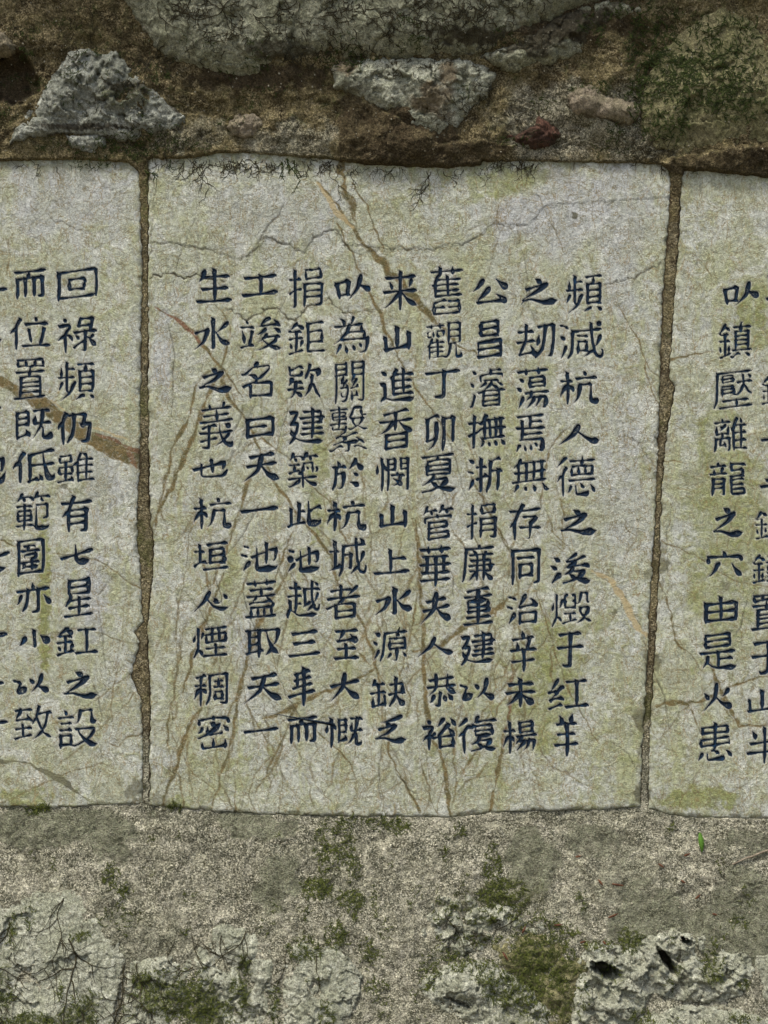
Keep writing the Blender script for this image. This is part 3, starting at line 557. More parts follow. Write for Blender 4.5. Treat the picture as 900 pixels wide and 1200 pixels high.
# ------------------------------------------------------------------ the wall
wall = tag(bpy.data.objects.new('rubble_wall', None), 'old rubble wall of lime mortar and rough stones around the three inscribed tablets', 'wall')
link(wall); wall.location = (0, 0, -.9)
def union_d(X, Y):
    D = np.full(X.shape, -1e9)
    Xn = X + fbm(X, Y, 10, 4, 61) * 2.6; Yn = Y + fbm(X, Y, 10, 4, 62) * 2.2
    for p in TABS: D = np.maximum(D, polydist(Xn, Yn, p))
    return D
xs = axis(-450, 1350, -12, 912, 1.3, 14); ys = axis(-480, 1500, -12, 1212, 1.3, 14)
HOLES = [(712, 1140, 17, 9, .55), (784, 1130, 20, 5, 1.0), (806, 1107, 7, 4, .5), (536, 1176, 16, 2.2, .4)]
def mortar(xs, ys):
    X, Y = np.meshgrid(xs, ys)
    D = union_d(X, Y)
    top = ss(330, 200, Y); bot = ss(930, 960, Y)
    H = top * (12 + np.clip(188 - Y, -40, 500) * .15 + np.clip(-30 - Y, 0, 160) * .5) + bot * (4.3 + np.clip(Y - 955, -20, 700) * .20) + (1 - top) * (1 - bot) * 4.2  # mortar above the view juts out, added to shade the top band
    rough = np.where(Y < 200, 1.25, np.where(Y > 940, .75, .25))
    near = ss(0, 30, -D) * .8 + .2
    H = H + rough * near * (fbm(X, Y, 75, 3, 71) * 11 + fbm(X, Y, 20, 3, 72) * 4.5) + rough * fbm(X, Y, 6, 3, 73) * 1.5 + (.3 + rough) * fbm(X, Y, 2.6, 2, 74) * .5
    H = H + top * blob(X, Y, 480, 160, 95, 38) * 6 - blob(X, Y, 15, 95, 36, 32, 5) * 22 + top * blob(X, Y, 850, 186, 90, 18) * 4
    H = H - ss(.10, 0, worley(X + fbm(X, Y, 20, 2, 5) * 14, Y + fbm(X, Y, 20, 2, 6) * 14, 75, 9)[1]) * rough * 1.2
    H = H + blob(X, Y, 690, 120, 60, 40, 6) * 3
    H = np.where(D > 0, H - np.clip(D, 0, 4) * 3.5, H)
    br = ss(290, 120, Y) * 0 + np.where(Y < 260, 1., 0)
    tan = np.maximum(blob(X, Y, 680, 150, 120, 60, 7), blob(X, Y, 345, 165, 70, 26, 8)); tan = np.maximum(tan, blob(X, Y, 220, 160, 60, 24, 28) * .8)
    brown = br * (1 - tan * .55)
    brown = np.where(Y > 260, 0.75 * ss(950, 800, Y), brown)
    jd = (Y > 230) & (Y < 940)
    dirt = np.maximum.reduce([blob(X, Y, 480, 158, 90, 36, 9) * .75, blob(X, Y, 14, 95, 38, 34, 10), blob(X, Y, 300, 95, 110, 20, 11) * .8, blob(X, Y, 850, 188, 95, 20, 12) * .55, blob(X, Y, 680, 30, 120, 42, 13) * .75, blob(X, Y, 150, 95, 200, 60, 14) * .35, blob(X, Y, 60, 60, 60, 60, 15) * .4])  # the far-left patch paints in the shade of the cavity there
    for sm in ([(396, 120), (408, 112), (440, 128), (480, 152), (515, 172), (560, 168), (606, 172), (574, 196), (540, 204), (440, 200), (398, 190)], [(786, 186), (850, 178), (960, 170), (960, 216), (830, 214), (772, 200)]):
        m = ss(-2, 2, polydist(X + fbm(X, Y, 14, 3, 83) * 6, Y + fbm(X, Y, 14, 3, 84) * 6, sm)); dirt = np.maximum(dirt * (1 - m), m * .68); brown = np.maximum(brown, m); H = H + m * 3; sm_m = m if sm[0][0] < 500 else np.maximum(sm_m, m)
    dirt = np.where(Y < 230, dirt, np.where(jd, .16 + fbm(X, Y, 30, 3, 81) * .9 + ss(-2.5, 0, D) * .6, 0))
    algae = np.maximum.reduce([blob(X, Y, 60, 968, 140, 26, 16), blob(X, Y, 128, 982, 36, 34, 17), blob(X, Y, 300, 965, 60, 22, 18), blob(X, Y, 330, 1030, 34, 40, 19), blob(X, Y, 620, 1010, 42, 46, 20), blob(X, Y, 760, 1075, 85, 45, 21), blob(X, Y, 870, 1080, 75, 70, 22), blob(X, Y, 700, 985, 50, 26, 23) * .8, blob(X, Y, 880, 985, 50, 22, 24) * .8, blob(X, Y, 160, 1090, 70, 50, 25) * .6, blob(X, Y, 730, 1030, 60, 40, 26) * .6])
    algae = np.maximum(algae, blob(X, Y, 740, 955, 130, 10, 27) * .5)
    algae = np.maximum(algae, (fbm(X, Y, 120, 3, 80) > .12) * ((X < -20) | (X > 920)))
    moss = np.maximum.reduce([blob(X, Y, 800, 70, 110, 90, 31) * .5, blob(X, Y, 170, 165, 90, 26, 32) * .5, blob(X, Y, 120, 40, 120, 40, 33) * .45, blob(X, Y, 395, 1020, 36, 60, 34) * .5, blob(X, Y, 590, 1050, 60, 30, 35) * .7, blob(X, Y, 390, 95, 60, 24, 36) * .5])
    moss = moss * (1 - sm_m); moss = np.maximum(moss, ((X > 740) & (X < 800) & (Y > 400) & (Y < 935)) * (.35 + fbm(X, Y, 60, 2, 37)) * .9)
    moss = np.maximum(moss, ((X > 150) & (X < 185) & (Y > 180) & (Y < 945)) * (.3 + fbm(X, Y, 50, 2, 38)) * .9)
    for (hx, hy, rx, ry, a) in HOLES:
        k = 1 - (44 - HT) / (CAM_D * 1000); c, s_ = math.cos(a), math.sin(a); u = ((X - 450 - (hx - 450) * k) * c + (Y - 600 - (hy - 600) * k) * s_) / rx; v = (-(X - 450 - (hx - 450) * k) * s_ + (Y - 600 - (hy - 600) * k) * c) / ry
        q = ss(1.3, .9, np.hypot(u, v)); H = H - q * 45; dirt = np.maximum(dirt, q); algae = algae * (1 - q)  # hollows cut deep, their shade also painted into the mortar colour
    keep = D < 4.5
    return X, Y, H, keep, dict(brown=brown, dirt=dirt, algae=algae, moss=moss)
X, Y, H, keep, at = mortar(xs, ys)
grid_mesh('mortar', X, Y, H, keep, M_MOR, wall, at, origin=(0, 0, -.9)); note(X, Y, H, keep)
MX, MY, MH = xs, ys, np.where(keep, H, 0)
def mort_h(x, y):
    return float(MH[min(len(MY) - 1, np.searchsorted(MY, y)), min(len(MX) - 1, np.searchsorted(MX, x))])

# --- rough stones bedded in the mortar
def stone(poly, mat, rise, facet=18, fac_amp=3.5, edge=14, rough=1., label=None, tint=None, dirt=None, moss=None, holes=(), step=1.3, seed=1, back=0., amp_k=1.15):
    fac_amp *= amp_k
    P = np.asarray(poly, float); cx, cy = P.mean(0)
    inx, iny = min(max(cx, 5), 895), min(max(cy, 5), 1195)
    hm = mort_h(inx, iny) + back
    k = 1 - (hm + rise * .5 - HT) / (CAM_D * 1000)      # outline read off the picture, set back to its own distance
    P = np.stack([450 + (P[:, 0] - 450) * k, 600 + (P[:, 1] - 600) * k], 1)
    xa = axis(P[:, 0].min() - 4, P[:, 0].max() + 4, -15, 915, step, 5.); ya = axis(P[:, 1].min() - 4, P[:, 1].max() + 4, -15, 1215, step, 5.)
    X, Y = np.meshgrid(xa, ya)
    D = polydist(X + fbm(X, Y, 11, 3, seed + 90) * 5, Y + fbm(X, Y, 11, 3, seed + 91) * 5, P)
    m = np.zeros(X.shape)
    base = hm + (Y - cy) * (.20 if cy > 900 else -.15) + (np.clip(-30 - Y, 0, 160) * .5 - max(0, -30 - cy) * .5 if cy < 100 else 0)  # stones above the view follow the added shading overhang
    if cy > 900: rise *= .75; edge *= 1.5
    prof = 1 - np.exp(-np.clip(D, 0, None) / edge)
    Xw = X + fbm(X, Y, 15, 3, seed + 2) * 9; Yw = Y + fbm(X, Y, 15, 3, seed + 3) * 9
    f1, gap, cid, ox, oy = worley(Xw, Yw * 1.25, facet, seed + 4)
    f1b, gapb, cidb, oxb, oyb = worley(Xw + 31, Yw, facet * .42, seed + 5)
    tilt = (ox * np.cos(cid * 60) + oy * np.sin(cid * 60)) * fac_amp * .9 + (oxb * np.cos(cidb * 60) + oyb * np.sin(cidb * 60)) * fac_amp * .35
    crk = ss(-.15, .25, fbm(X, Y, facet * 1.2, 2, seed + 6))
    fx = fbm(X, Y, facet * 1.6, 2, seed + 8)
    H = base + prof * rise + tilt * 1.5 * prof + fx * fac_amp * 1.5 * prof - ss(.055, 0, gap) * fac_amp * .8 * crk - ss(.05, 0, gapb) * fac_amp * .22 * crk
    H = H + fbm(X, Y, 5, 3, seed + 9) * 1.2 * rough + fbm(X, Y, 2.6, 2, seed + 10) * .55 * rough
    H = np.where(D < 0, base + D * 6, H)
    at_t = np.zeros(X.shape); at_d = np.zeros(X.shape); at_m = np.zeros(X.shape)
    for (x, y, rx, ry) in (tint or ()): at_t = np.maximum(at_t, blob(X, Y, x, y, rx, ry, seed + 11))
    for (x, y, rx, ry, v) in (dirt or ()): at_d = np.maximum(at_d, blob(X, Y, x, y, rx, ry, seed + 12) * v)
    for (x, y, rx, ry, v) in (moss or ()): at_m = np.maximum(at_m, blob(X, Y, x, y, rx, ry, seed + 13) * v)
    at_m = np.maximum(at_m, ss(.08, .01, gap) * .5 * (fbm(X, Y, 40, 2, seed + 14) > -.05))
    at_d = np.maximum(at_d, ss(5.5, 0, D) * np.clip(.45 + fbm(X, Y, 14, 3, seed + 16) * 1.5, 0, .95)) if cy < 200 or mat is M_OLIVE else np.maximum(at_d, ss(3, 0, D) * np.clip(.3 + fbm(X, Y, 16, 3, seed + 16) * 2, 0, .9))
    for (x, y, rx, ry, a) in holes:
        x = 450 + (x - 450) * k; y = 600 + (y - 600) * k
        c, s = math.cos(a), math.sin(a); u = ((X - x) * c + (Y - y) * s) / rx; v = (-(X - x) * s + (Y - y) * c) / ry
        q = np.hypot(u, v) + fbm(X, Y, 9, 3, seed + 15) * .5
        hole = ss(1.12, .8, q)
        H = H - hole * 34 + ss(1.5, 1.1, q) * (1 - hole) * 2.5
        at_d = np.maximum(at_d, ss(1.0, .75, q)); at_m *= (1 - hole)  # hollow floors also coloured dark to stand for deep shade
    keep = D > -1.8
    o = grid_mesh('stone', X, Y, H, keep, mat, wall, dict(tint=at_t, dirt=at_d, moss=at_m), origin=tuple(W(cx, cy, hm)))
    if label: o['label'] = label
    note(X, Y, H, keep & (D > 0))
    return o
def S(*a, **k): return stone(*a, **k)
S([(118, -150), (135, -8), (150, 8), (166, 32), (182, 53), (205, 70), (245, 82), (290, 84), (318, 76), (345, 78), (352, 70), (385, 58), (440, 66), (500, 64), (560, 60), (605, 42), (660, 14), (720, -6), (780, -20), (800, -150)], M_GREY, 24, 48, 3.5, 16, .8, 'broad grey-green boulder with dark rootlets, hanging over the mortar', moss=[(250, 10, 120, 50, .3), (420, 30, 200, 40, .25), (620, 8, 70, 40, .5)], dirt=[(330, 68, 60, 14, .7), (560, 52, 80, 12, .8)], seed=101)
S([(560, 66), (600, 46), (660, 16), (720, -4), (765, 12), (735, 26), (705, 30), (684, 58), (655, 70), (612, 84), (588, 76)], M_GREY, 14, 20, 4, 9, 1, 'dark brown stone wedge under the big boulder', dirt=[(655, 35, 90, 30, 1), (620, 55, 50, 20, .8)], seed=131)
S([(8, 167), (14, 150), (40, 120), (65, 86), (80, 62), (97, 57), (118, 64), (136, 60), (150, 80), (174, 100), (195, 118), (216, 137), (206, 150), (172, 157), (140, 164), (110, 155), (62, 157), (30, 160)], M_BLUE, 7, 19, 4.2, 6, 1, 'rough blue-grey limestone wedge above the left tablet', moss=[(150, 118, 46, 18, .8), (60, 140, 60, 20, .5), (120, 80, 40, 20, .4)], dirt=[(160, 108, 40, 10, .7), (100, 152, 70, 5, .8), (110, 120, 30, 12, .4)], seed=151)
S([(78, 159), (102, 158), (124, 160), (122, 172), (100, 179), (82, 170)], M_BLUE, 8, 12, 3, 5, seed=161)
S([(388, 78), (400, 71), (450, 67), (500, 67), (555, 70), (582, 86), (574, 110), (552, 130), (530, 152), (514, 167), (494, 155), (470, 141), (445, 125), (420, 112), (392, 102)], M_PALE, 14, 22, 4, 8, 1, 'white lichened stone with a dark brown patch', tint=[(505, 122, 26, 24), (524, 92, 12, 18), (405, 84, 16, 12)], dirt=[(410, 108, 30, 8, .6), (470, 72, 70, 6, .5)], seed=171)
S([(264, 147), (278, 135), (298, 132), (320, 146), (306, 155), (288, 164), (272, 158)], M_PINK, 9, 12, 2.5, 5, seed=181)
S([(664, 120), (674, 102), (692, 97), (715, 112), (745, 118), (753, 131), (740, 143), (714, 140), (694, 135), (674, 130)], M_PINK, 11, 34, 1.0, 9, .3, 'smooth pinkish pebble in olive mortar', moss=[(680, 112, 20, 12, .4), (745, 140, 20, 10, .5)], seed=191)
S([(586, 160), (610, 154), (622, 148), (632, 137), (645, 141), (658, 158), (646, 168), (628, 174), (606, 168)], M_RED, 10, 11, 3.5, 5, 1.2, 'flaky dark red-brown stone', seed=201)
S([(750, 130), (758, 92), (780, 55), (812, 28), (842, 10), (876, 22), (915, 60), (990, 60), (1000, 165), (892, 165), (852, 171), (802, 177), (770, 171), (754, 152)], M_OLIVE, 13, 44, 3, 30, .9, 'olive algae-stained boulder overgrown with thread moss', moss=[(830, 90, 80, 50, .25), (780, 120, 30, 40, .2)], dirt=[(790, 160, 60, 16, .5), (850, 60, 60, 16, .4)], tint=[], seed=211)
S([(-60, 33), (4, 37), (17, 50), (12, 63), (-60, 66)], M_PINK, 14, 18, 3, 6, seed=221)
# bottom course of weathered limestone
S([(-70, 1064), (8, 1066), (40, 1050), (78, 1046), (112, 1058), (130, 1085), (146, 1128), (135, 1180), (120, 1270), (-70, 1270)], M_PALE, 4, 42, 3, 9, 1, 'flat pale stone at the foot of the left tablet', moss=[(10, 1160, 14, 50, .7), (45, 1192, 50, 18, .9), (100, 1185, 26, 30, .8)], dirt=[(0, 1150, 10, 40, .6)], seed=231)
S([(150, 1132), (170, 1124), (205, 1122), (224, 1128), (240, 1104), (254, 1086), (285, 1090), (312, 1104), (326, 1130), (330, 1180), (322, 1270), (132, 1270)], M_PALE, 5, 26, 4.5, 6, 1.1, 'mossy pale stone with branching dark creepers', moss=[(215, 1160, 60, 26, .8), (240, 1180, 26, 50, .9), (165, 1150, 14, 30, .7), (290, 1140, 12, 40, .8)], seed=241)
S([(330, 1112), (352, 1108), (372, 1116), (395, 1110), (410, 1130), (424, 1146), (422, 1170), (404, 1195), (400, 1270), (326, 1270), (333, 1180)], M_PALE, 5, 30, 4.5, 7, 1, 'pale cracked stone beside the mossy one', moss=[(385, 1180, 20, 40, .5), (325, 1170, 10, 30, .8)], dirt=[(325, 1175, 8, 20, .7)], seed=251)
S([(488, 1094), (500, 1052), (520, 1040), (546, 1043), (562, 1062), (600, 1060), (640, 1072), (652, 1092), (612, 1100), (575, 1112), (545, 1122), (508, 1116)], M_PALE, 6, 17, 6, 5, 1.3, 'knobbly pale stone above the moss cushion', moss=[(560, 1085, 60, 16, .5), (515, 1112, 30, 12, .6), (600, 1070, 40, 10, .5)], seed=261)
S([(482, 1160), (496, 1146), (515, 1138), (560, 1128), (596, 1142), (620, 1160), (642, 1182), (650, 1270), (600, 1270), (570, 1215), (530, 1190), (505, 1178)], M_PALE, 9, 24, 5.5, 5, 1.2, 'layered pale stone split by a dark crack', holes=HOLES[3:], moss=[(600, 1170, 30, 30, .7)], seed=271)
S([(575, 1112), (620, 1098), (668, 1108), (694, 1130), (672, 1180), (660, 1270), (636, 1270), (640, 1184), (612, 1152), (590, 1136)], M_OLIVE, 6, 26, 4, 8, 1, 'olive stone buried under a moss cushion', moss=[(635, 1120, 60, 28, .7), (650, 1160, 30, 60, .5)], seed=281)
S([(676, 1130), (690, 1112), (700, 1104), (724, 1110), (744, 1112), (765, 1100), (792, 1094), (830, 1099), (850, 1118), (880, 1120), (888, 1146), (872, 1168), (834, 1176), (782, 1172), (764, 1166), (752, 1186), (742, 1204), (700, 1270), (660, 1270), (672, 1180)], M_PALE, 9, 21, 7, 7, 1.4, 'pitted karst stone with dark hollows', moss=[(830, 1130, 18, 20, .7), (740, 1100, 30, 10, .5)], holes=HOLES[:3], seed=291)
S([(742, 1200), (768, 1188), (806, 1181), (868, 1186), (906, 1196), (960, 1210), (970, 1270), (700, 1270)], M_PALE, 12, 26, 6, 6, 1.2, 'pale stone under the pitted one', moss=[(820, 1196, 20, 10, .8)], seed=301)
S([(886, 1124), (920, 1118), (990, 1130), (990, 1215), (930, 1195), (896, 1172), (890, 1150)], M_PALE, 10, 26, 4.5, 7, 1.2, seed=311)
for i, (x, y, rx, ry, mt) in enumerate([(-190, 60, 130, 80, M_GREY), (-330, 130, 80, 40, M_PALE), (1090, 90, 90, 70, M_BLUE), (1250, 40, 80, 80, M_GREY), (-200, 1160, 110, 70, M_PALE), (-370, 1080, 70, 60, M_BLUE), (1100, 1130, 100, 70, M_PALE), (1270, 1180, 70, 60, M_PALE), (200, 1370, 150, 80, M_GREY), (520, 1380, 130, 80, M_PALE), (820, 1370, 130, 70, M_BLUE), (250, -300, 200, 110, M_PALE), (700, -300, 190, 110, M_GREY), (-200, 1400, 150, 70, M_GREY), (1180, 1390, 130, 70, M_GREY)]):
    pl = [(x + rx * math.cos(a) * random.uniform(.8, 1.1), y + ry * math.sin(a) * random.uniform(.8, 1.1)) for a in [k * math.pi / 5 for k in range(10)]]
    stone(pl, mt, 14, 30, 5, 14, 1, step=3, seed=400 + i * 20)

# ------------------------------------------------------------------ the three slabs with their carved text
V = []      # veins: (points, half widths, kind)
def vein(kind, pts, w, s=0, amp=2.0, val=1., L=16, step=3):
    q, u = wiggle(pts, step, amp, len(V) + s, L)
    w = np.atleast_1d(np.asarray(w, float)); w = np.interp(u, np.linspace(0, 1, len(w)), w) if len(w) > 1 else np.full(len(u), w[0])
    w = w * (.9 + fbm(u * 90, u * 0 + len(V) * 3.3, 8, 2, 5) * np.where(w > 3.8, .35, 1.1))
    V.append((kind, (q, np.maximum(w, .25), val)))
vein('vein', [(372, 212), (398, 245), (418, 275), (442, 302), (470, 332), (495, 360), (516, 382), (535, 405), (575, 420)], [1, 1.5, 2.4, 3.2, 4.6, 4.8, 3, 1.2, .5], amp=3)
vein('vein', [(400, 188), (404, 218), (412, 240), (418, 262)], [4, 2.5, 5, 1], amp=3); vein('ochre', [(372, 214), (384, 232), (395, 248), (412, 266)], [1.5, 3, 4, 2]); vein('vein', [(412, 214), (427, 238), (440, 268), (450, 292)], [1, .9, .8])
vein('vein', [(395, 262), (440, 356), (468, 424), (505, 480), (543, 536), (560, 575), (578, 612), (602, 652), (608, 690), (602, 740)], [.8, 1.2, 1.3, 1.2, 1, 1, .9, .6])
vein('red', [(182, 361), (200, 369), (223, 387), (236, 402)], [2, 2.4, 2.8]); vein('vein', [(182, 361), (200, 369), (223, 387), (236, 402), (258, 430), (269, 470), (287, 490), (298, 514), (321, 566), (344, 595), (370, 628), (388, 651), (393, 680), (408, 711), (428, 735), (440, 775), (448, 815), (453, 850), (456, 882), (470, 912), (492, 950)], [2, 2.6, 2.2, 2.4, 1.8, 1.8, 1.6, 2.2, 2, 1.8, 1.5, 1.6, 1.8])
vein('vein', [(258, 430), (272, 447), (284, 466)], [1.6, 1.2, .8]); vein('vein', [(307, 514), (341, 540), (367, 571), (394, 592), (420, 620)], [1, .8, .8, .5])
vein('vein', [(268, 398), (262, 424), (244, 462), (226, 511), (206, 560), (176, 620)], [1.5, 1.8, 2.6, 2.6, 2, 1]); vein('vein', [(256, 426), (231, 447), (222, 488), (204, 520), (190, 580), (178, 640)], [1, 1.5, 2, 2.2, 1.6, .8])
vein('vein', [(262, 670), (247, 714), (235, 740), (221, 786), (214, 812), (202, 822)], [1, 2, 2.4, 2.2, 1.4, .6]); vein('vein', [(240, 822), (223, 850), (212, 880), (200, 915), (192, 944)], [1.5, 2.6, 3, 2.2, 1.6])
vein('vein', [(292, 560), (284, 590), (266, 642), (252, 677), (246, 720)], [2, 2.2, 1.8, 1.2, .8]); vein('vein', [(307, 723), (292, 763), (281, 810), (275, 850), (262, 900), (247, 950)], [1.5, 2, 2, 2.2, 1.6, 1])
vein('vein', [(340, 660), (336, 676), (315, 706), (295, 757), (276, 821), (262, 850)], [1, 1.8, 2, 2, 1.6, .6]); vein('vein', [(352, 600), (336, 640), (320, 690), (300, 730), (286, 760)], [.6, 1, 1, .8])
vein('vein', [(440, 783), (402, 804), (367, 815), (339, 832), (308, 842)], [1, 2.2, 2.6, 3.6, 1.5]); vein('vein', [(346, 830), (336, 856), (324, 882), (300, 930)], [1.2, 1.4, 1, .6])
vein('vein', [(487, 610), (492, 680), (496, 745), (498, 826), (505, 860), (520, 892), (527, 955)], [1, 2.2, 2.8, 2.4, 2.6, 2.4, 2]); vein('vein', [(489, 675), (486, 720), (474, 775), (468, 790), (480, 815), (478, 840)], [.8, 1.2, 1.2, 1, .8])
vein('vein', [(604, 696), (580, 716), (558, 728), (534, 742), (516, 756), (482, 764)], [1.2, 3.2, 3.4, 3, 2.6, 1.2]); vein('vein', [(577, 615), (602, 652), (608, 690)], [.8, 1, .6])
vein('red', [(601, 790), (597, 833), (590, 870)], [.8, 1, .8]); vein('vein', [(602, 745), (601, 790), (597, 833), (586, 889), (574, 952)], [.8, 1.8, 2, 2.2, 1.6]); vein('vein', [(628, 690), (640, 730), (655, 777), (664, 802), (684, 842), (702, 872)], [.7, 1, .9, .6])
vein('ochre', [(694, 668), (712, 678), (724, 692), (736, 712), (744, 732), (758, 746)], [1.5, 3, 4, 4.6, 4, 2.5]); vein('red', [(700, 672), (722, 690), (736, 712), (746, 734)], [1, 1, 1.2, .8], val=.5); vein('vein', [(694, 668), (724, 690), (738, 712), (757, 746)], [.8, 1, 1, .7], val=.7)
vein('vein', [(722, 354), (752, 405), (760, 450), (773, 476)], [.7, 1, .9, .5]); vein('vein', [(756, 424), (766, 438), (776, 446)], [.7, .6]); vein('vein', [(668, 500), (650, 515), (640, 540), (632, 600)], [1, 1.4, .8])
vein('vein', [(768, 827), (790, 823), (805, 826), (830, 818), (850, 807), (870, 800), (910, 790)], [3, 2.8, 2, 1.8, 1.6, 1.2, 1]); vein('vein', [(805, 826), (818, 850), (826, 870)], [1, .8]); vein('vein', [(828, 772), (850, 820), (868, 852), (910, 848)], [1.5, 2.6, 2, 1.2])
vein('vein', [(770, 675), (787, 720), (790, 750), (812, 770), (825, 790)], [.8, 1.2, 1, .6]); vein('vein', [(786, 421), (812, 416), (838, 411)], [1.6, 1.2, .6]); vein('vein', [(777, 540), (800, 542)], [1, .6]); vein('vein', [(775, 632), (810, 650), (860, 680), (910, 690)], [.6, .7, .5])
vein('vein', [(-60, 425), (0, 446), (30, 463), (60, 481), (100, 510), (130, 524), (164, 538)], [4, 5.5, 6.5, 8, 9.5, 10.5, 12], amp=2.2); vein('red', [(112, 508), (140, 518), (164, 528)], [1.5, 2.5, 5], val=.8); vein('red', [(150, 530), (158, 548), (164, 560)], [3, 3, 2], val=.7); vein('ochre', [(60, 470), (100, 497), (150, 515)], [1, 1.2, 1])
vein('vein', [(0, 633), (20, 640), (60, 648), (110, 655), (168, 692)], [1, .7, .8, .6]); vein('vein', [(110, 740), (140, 750), (165, 754)], [.6, .7, .5]); vein('vein', [(166, 860), (148, 864), (138, 876), (128, 870)], [1.6, 1.4, 1, .5]); vein('vein', [(152, 790), (128, 808), (100, 830), (60, 850)], [.8, .7, .6]); vein('vein', [(166, 806), (120, 850), (90, 880), (60, 905)], [.6, .6, .5])
vein('dirt', [(-5, 892), (22, 892), (34, 893), (50, 905), (70, 912), (100, 936)], [2.5, 2, 1.5, 4, 3, 1]); vein('vein', [(0, 942), (40, 925), (80, 905), (120, 895)], [.6, .6, .5]); vein('vein', [(22, 744), (40, 748), (90, 735), (60, 746)], [.5, .5])
# cracks
CR = lambda pts, w, **k: vein('crack', pts, w, amp=3.4, L=9, step=2, **k)
CR([(176, 284), (208, 285), (226, 290), (244, 292), (270, 294)], [.5, .6, .5], val=.7); CR([(280, 304), (298, 295), (312, 280), (328, 283), (342, 291), (356, 296), (369, 277), (390, 269), (404, 286), (420, 300), (450, 291), (495, 293), (545, 286), (580, 262), (600, 266), (620, 264), (640, 240)], [.5, .8, .7, .8, .6, .7, .6, .5, .4], val=.75)
CR([(175, 326), (190, 322), (208, 322), (216, 328), (230, 322), (262, 330)], [.9, 1, 1, .5]); CR([(265, 361), (287, 374), (301, 369), (316, 360), (327, 364), (344, 377), (362, 359), (385, 352), (402, 366), (434, 364)], [.6, .9, .9, 1, .9, .7, .5], val=.9); CR([(700, 340), (718, 332), (748, 322), (774, 310)], [.7, .8, .9], val=.8); CR([(774, 500), (762, 520), (740, 516), (720, 505)], [.6, .6, .4], val=.5)
CR([(766, 545), (748, 520), (736, 512)], [.6, .5], val=.7); CR([(182, 188), (180, 240), (176, 300)], [.5, .6], val=.6); CR([(748, 905), (735, 880), (700, 862)], [.6, .5, .4], val=.6); CR([(60, 256), (78, 262), (92, 268), (104, 278)], [.6, .6, .4], val=.7); CR([(120, 395), (133, 410), (131, 425)], [.5, .4], val=.6)
CR([(690, 340), (640, 352), (600, 345), (548, 352)], [.4, .5, .3], val=.5); CR([(230, 186), (232, 300), (231, 320)], [.35, .35], val=.5)
# many hair-fine tan lines, mostly steep, denser towards the foot of the middle slab
for i in range(210):
    y0 = random.choice([random.uniform(560, 930), random.uniform(400, 940), random.uniform(220, 900)]); x0 = random.uniform(-10, 915)
    if i < 130: x0 = random.uniform(180, 640)
    a = math.pi / 2 + random.gauss(.28, .35) * random.choice([1, 1, -.8]); L = random.uniform(25, 120)
    pts = [(x0, y0)]
    for k in range(4):
        pts.append((pts[-1][0] + math.cos(a) * L / 4, pts[-1][1] + math.sin(a) * L / 4)); a += random.gauss(0, .25)
    vein(random.choice(['vein'] * 5 + ['crack']), pts, [.35, random.uniform(.5, 1.1), .35], amp=1.6, val=random.uniform(.5, .95))
for i in range(95):
    x0 = random.uniform(185, 660); y0 = random.uniform(560, 900); a = math.pi / 2 + random.choice([.35, .3, -.25]) + random.gauss(0, .2); L = random.uniform(40, 150); pts = [(x0, y0)]
    for k in range(5): pts.append((pts[-1][0] + math.cos(a) * L / 5, min(955, pts[-1][1] + math.sin(a) * L / 5))); a += random.gauss(0, .22)
    vein('vein', pts, [.3, random.uniform(.8, 1.9), random.uniform(.6, 1.6), .35], amp=2.2, val=random.uniform(.6, 1))
tabs_lab = ['left inscribed stone tablet cut by a broad brown vein', 'middle inscribed stone tablet with nine full columns of dark carved characters', 'right inscribed stone tablet with yellow-green algae stains']
COLS_OF = [[9, 10, 12], [0, 1, 2, 3, 4, 5, 6, 7, 8], [11, 13]]
nchar = 0
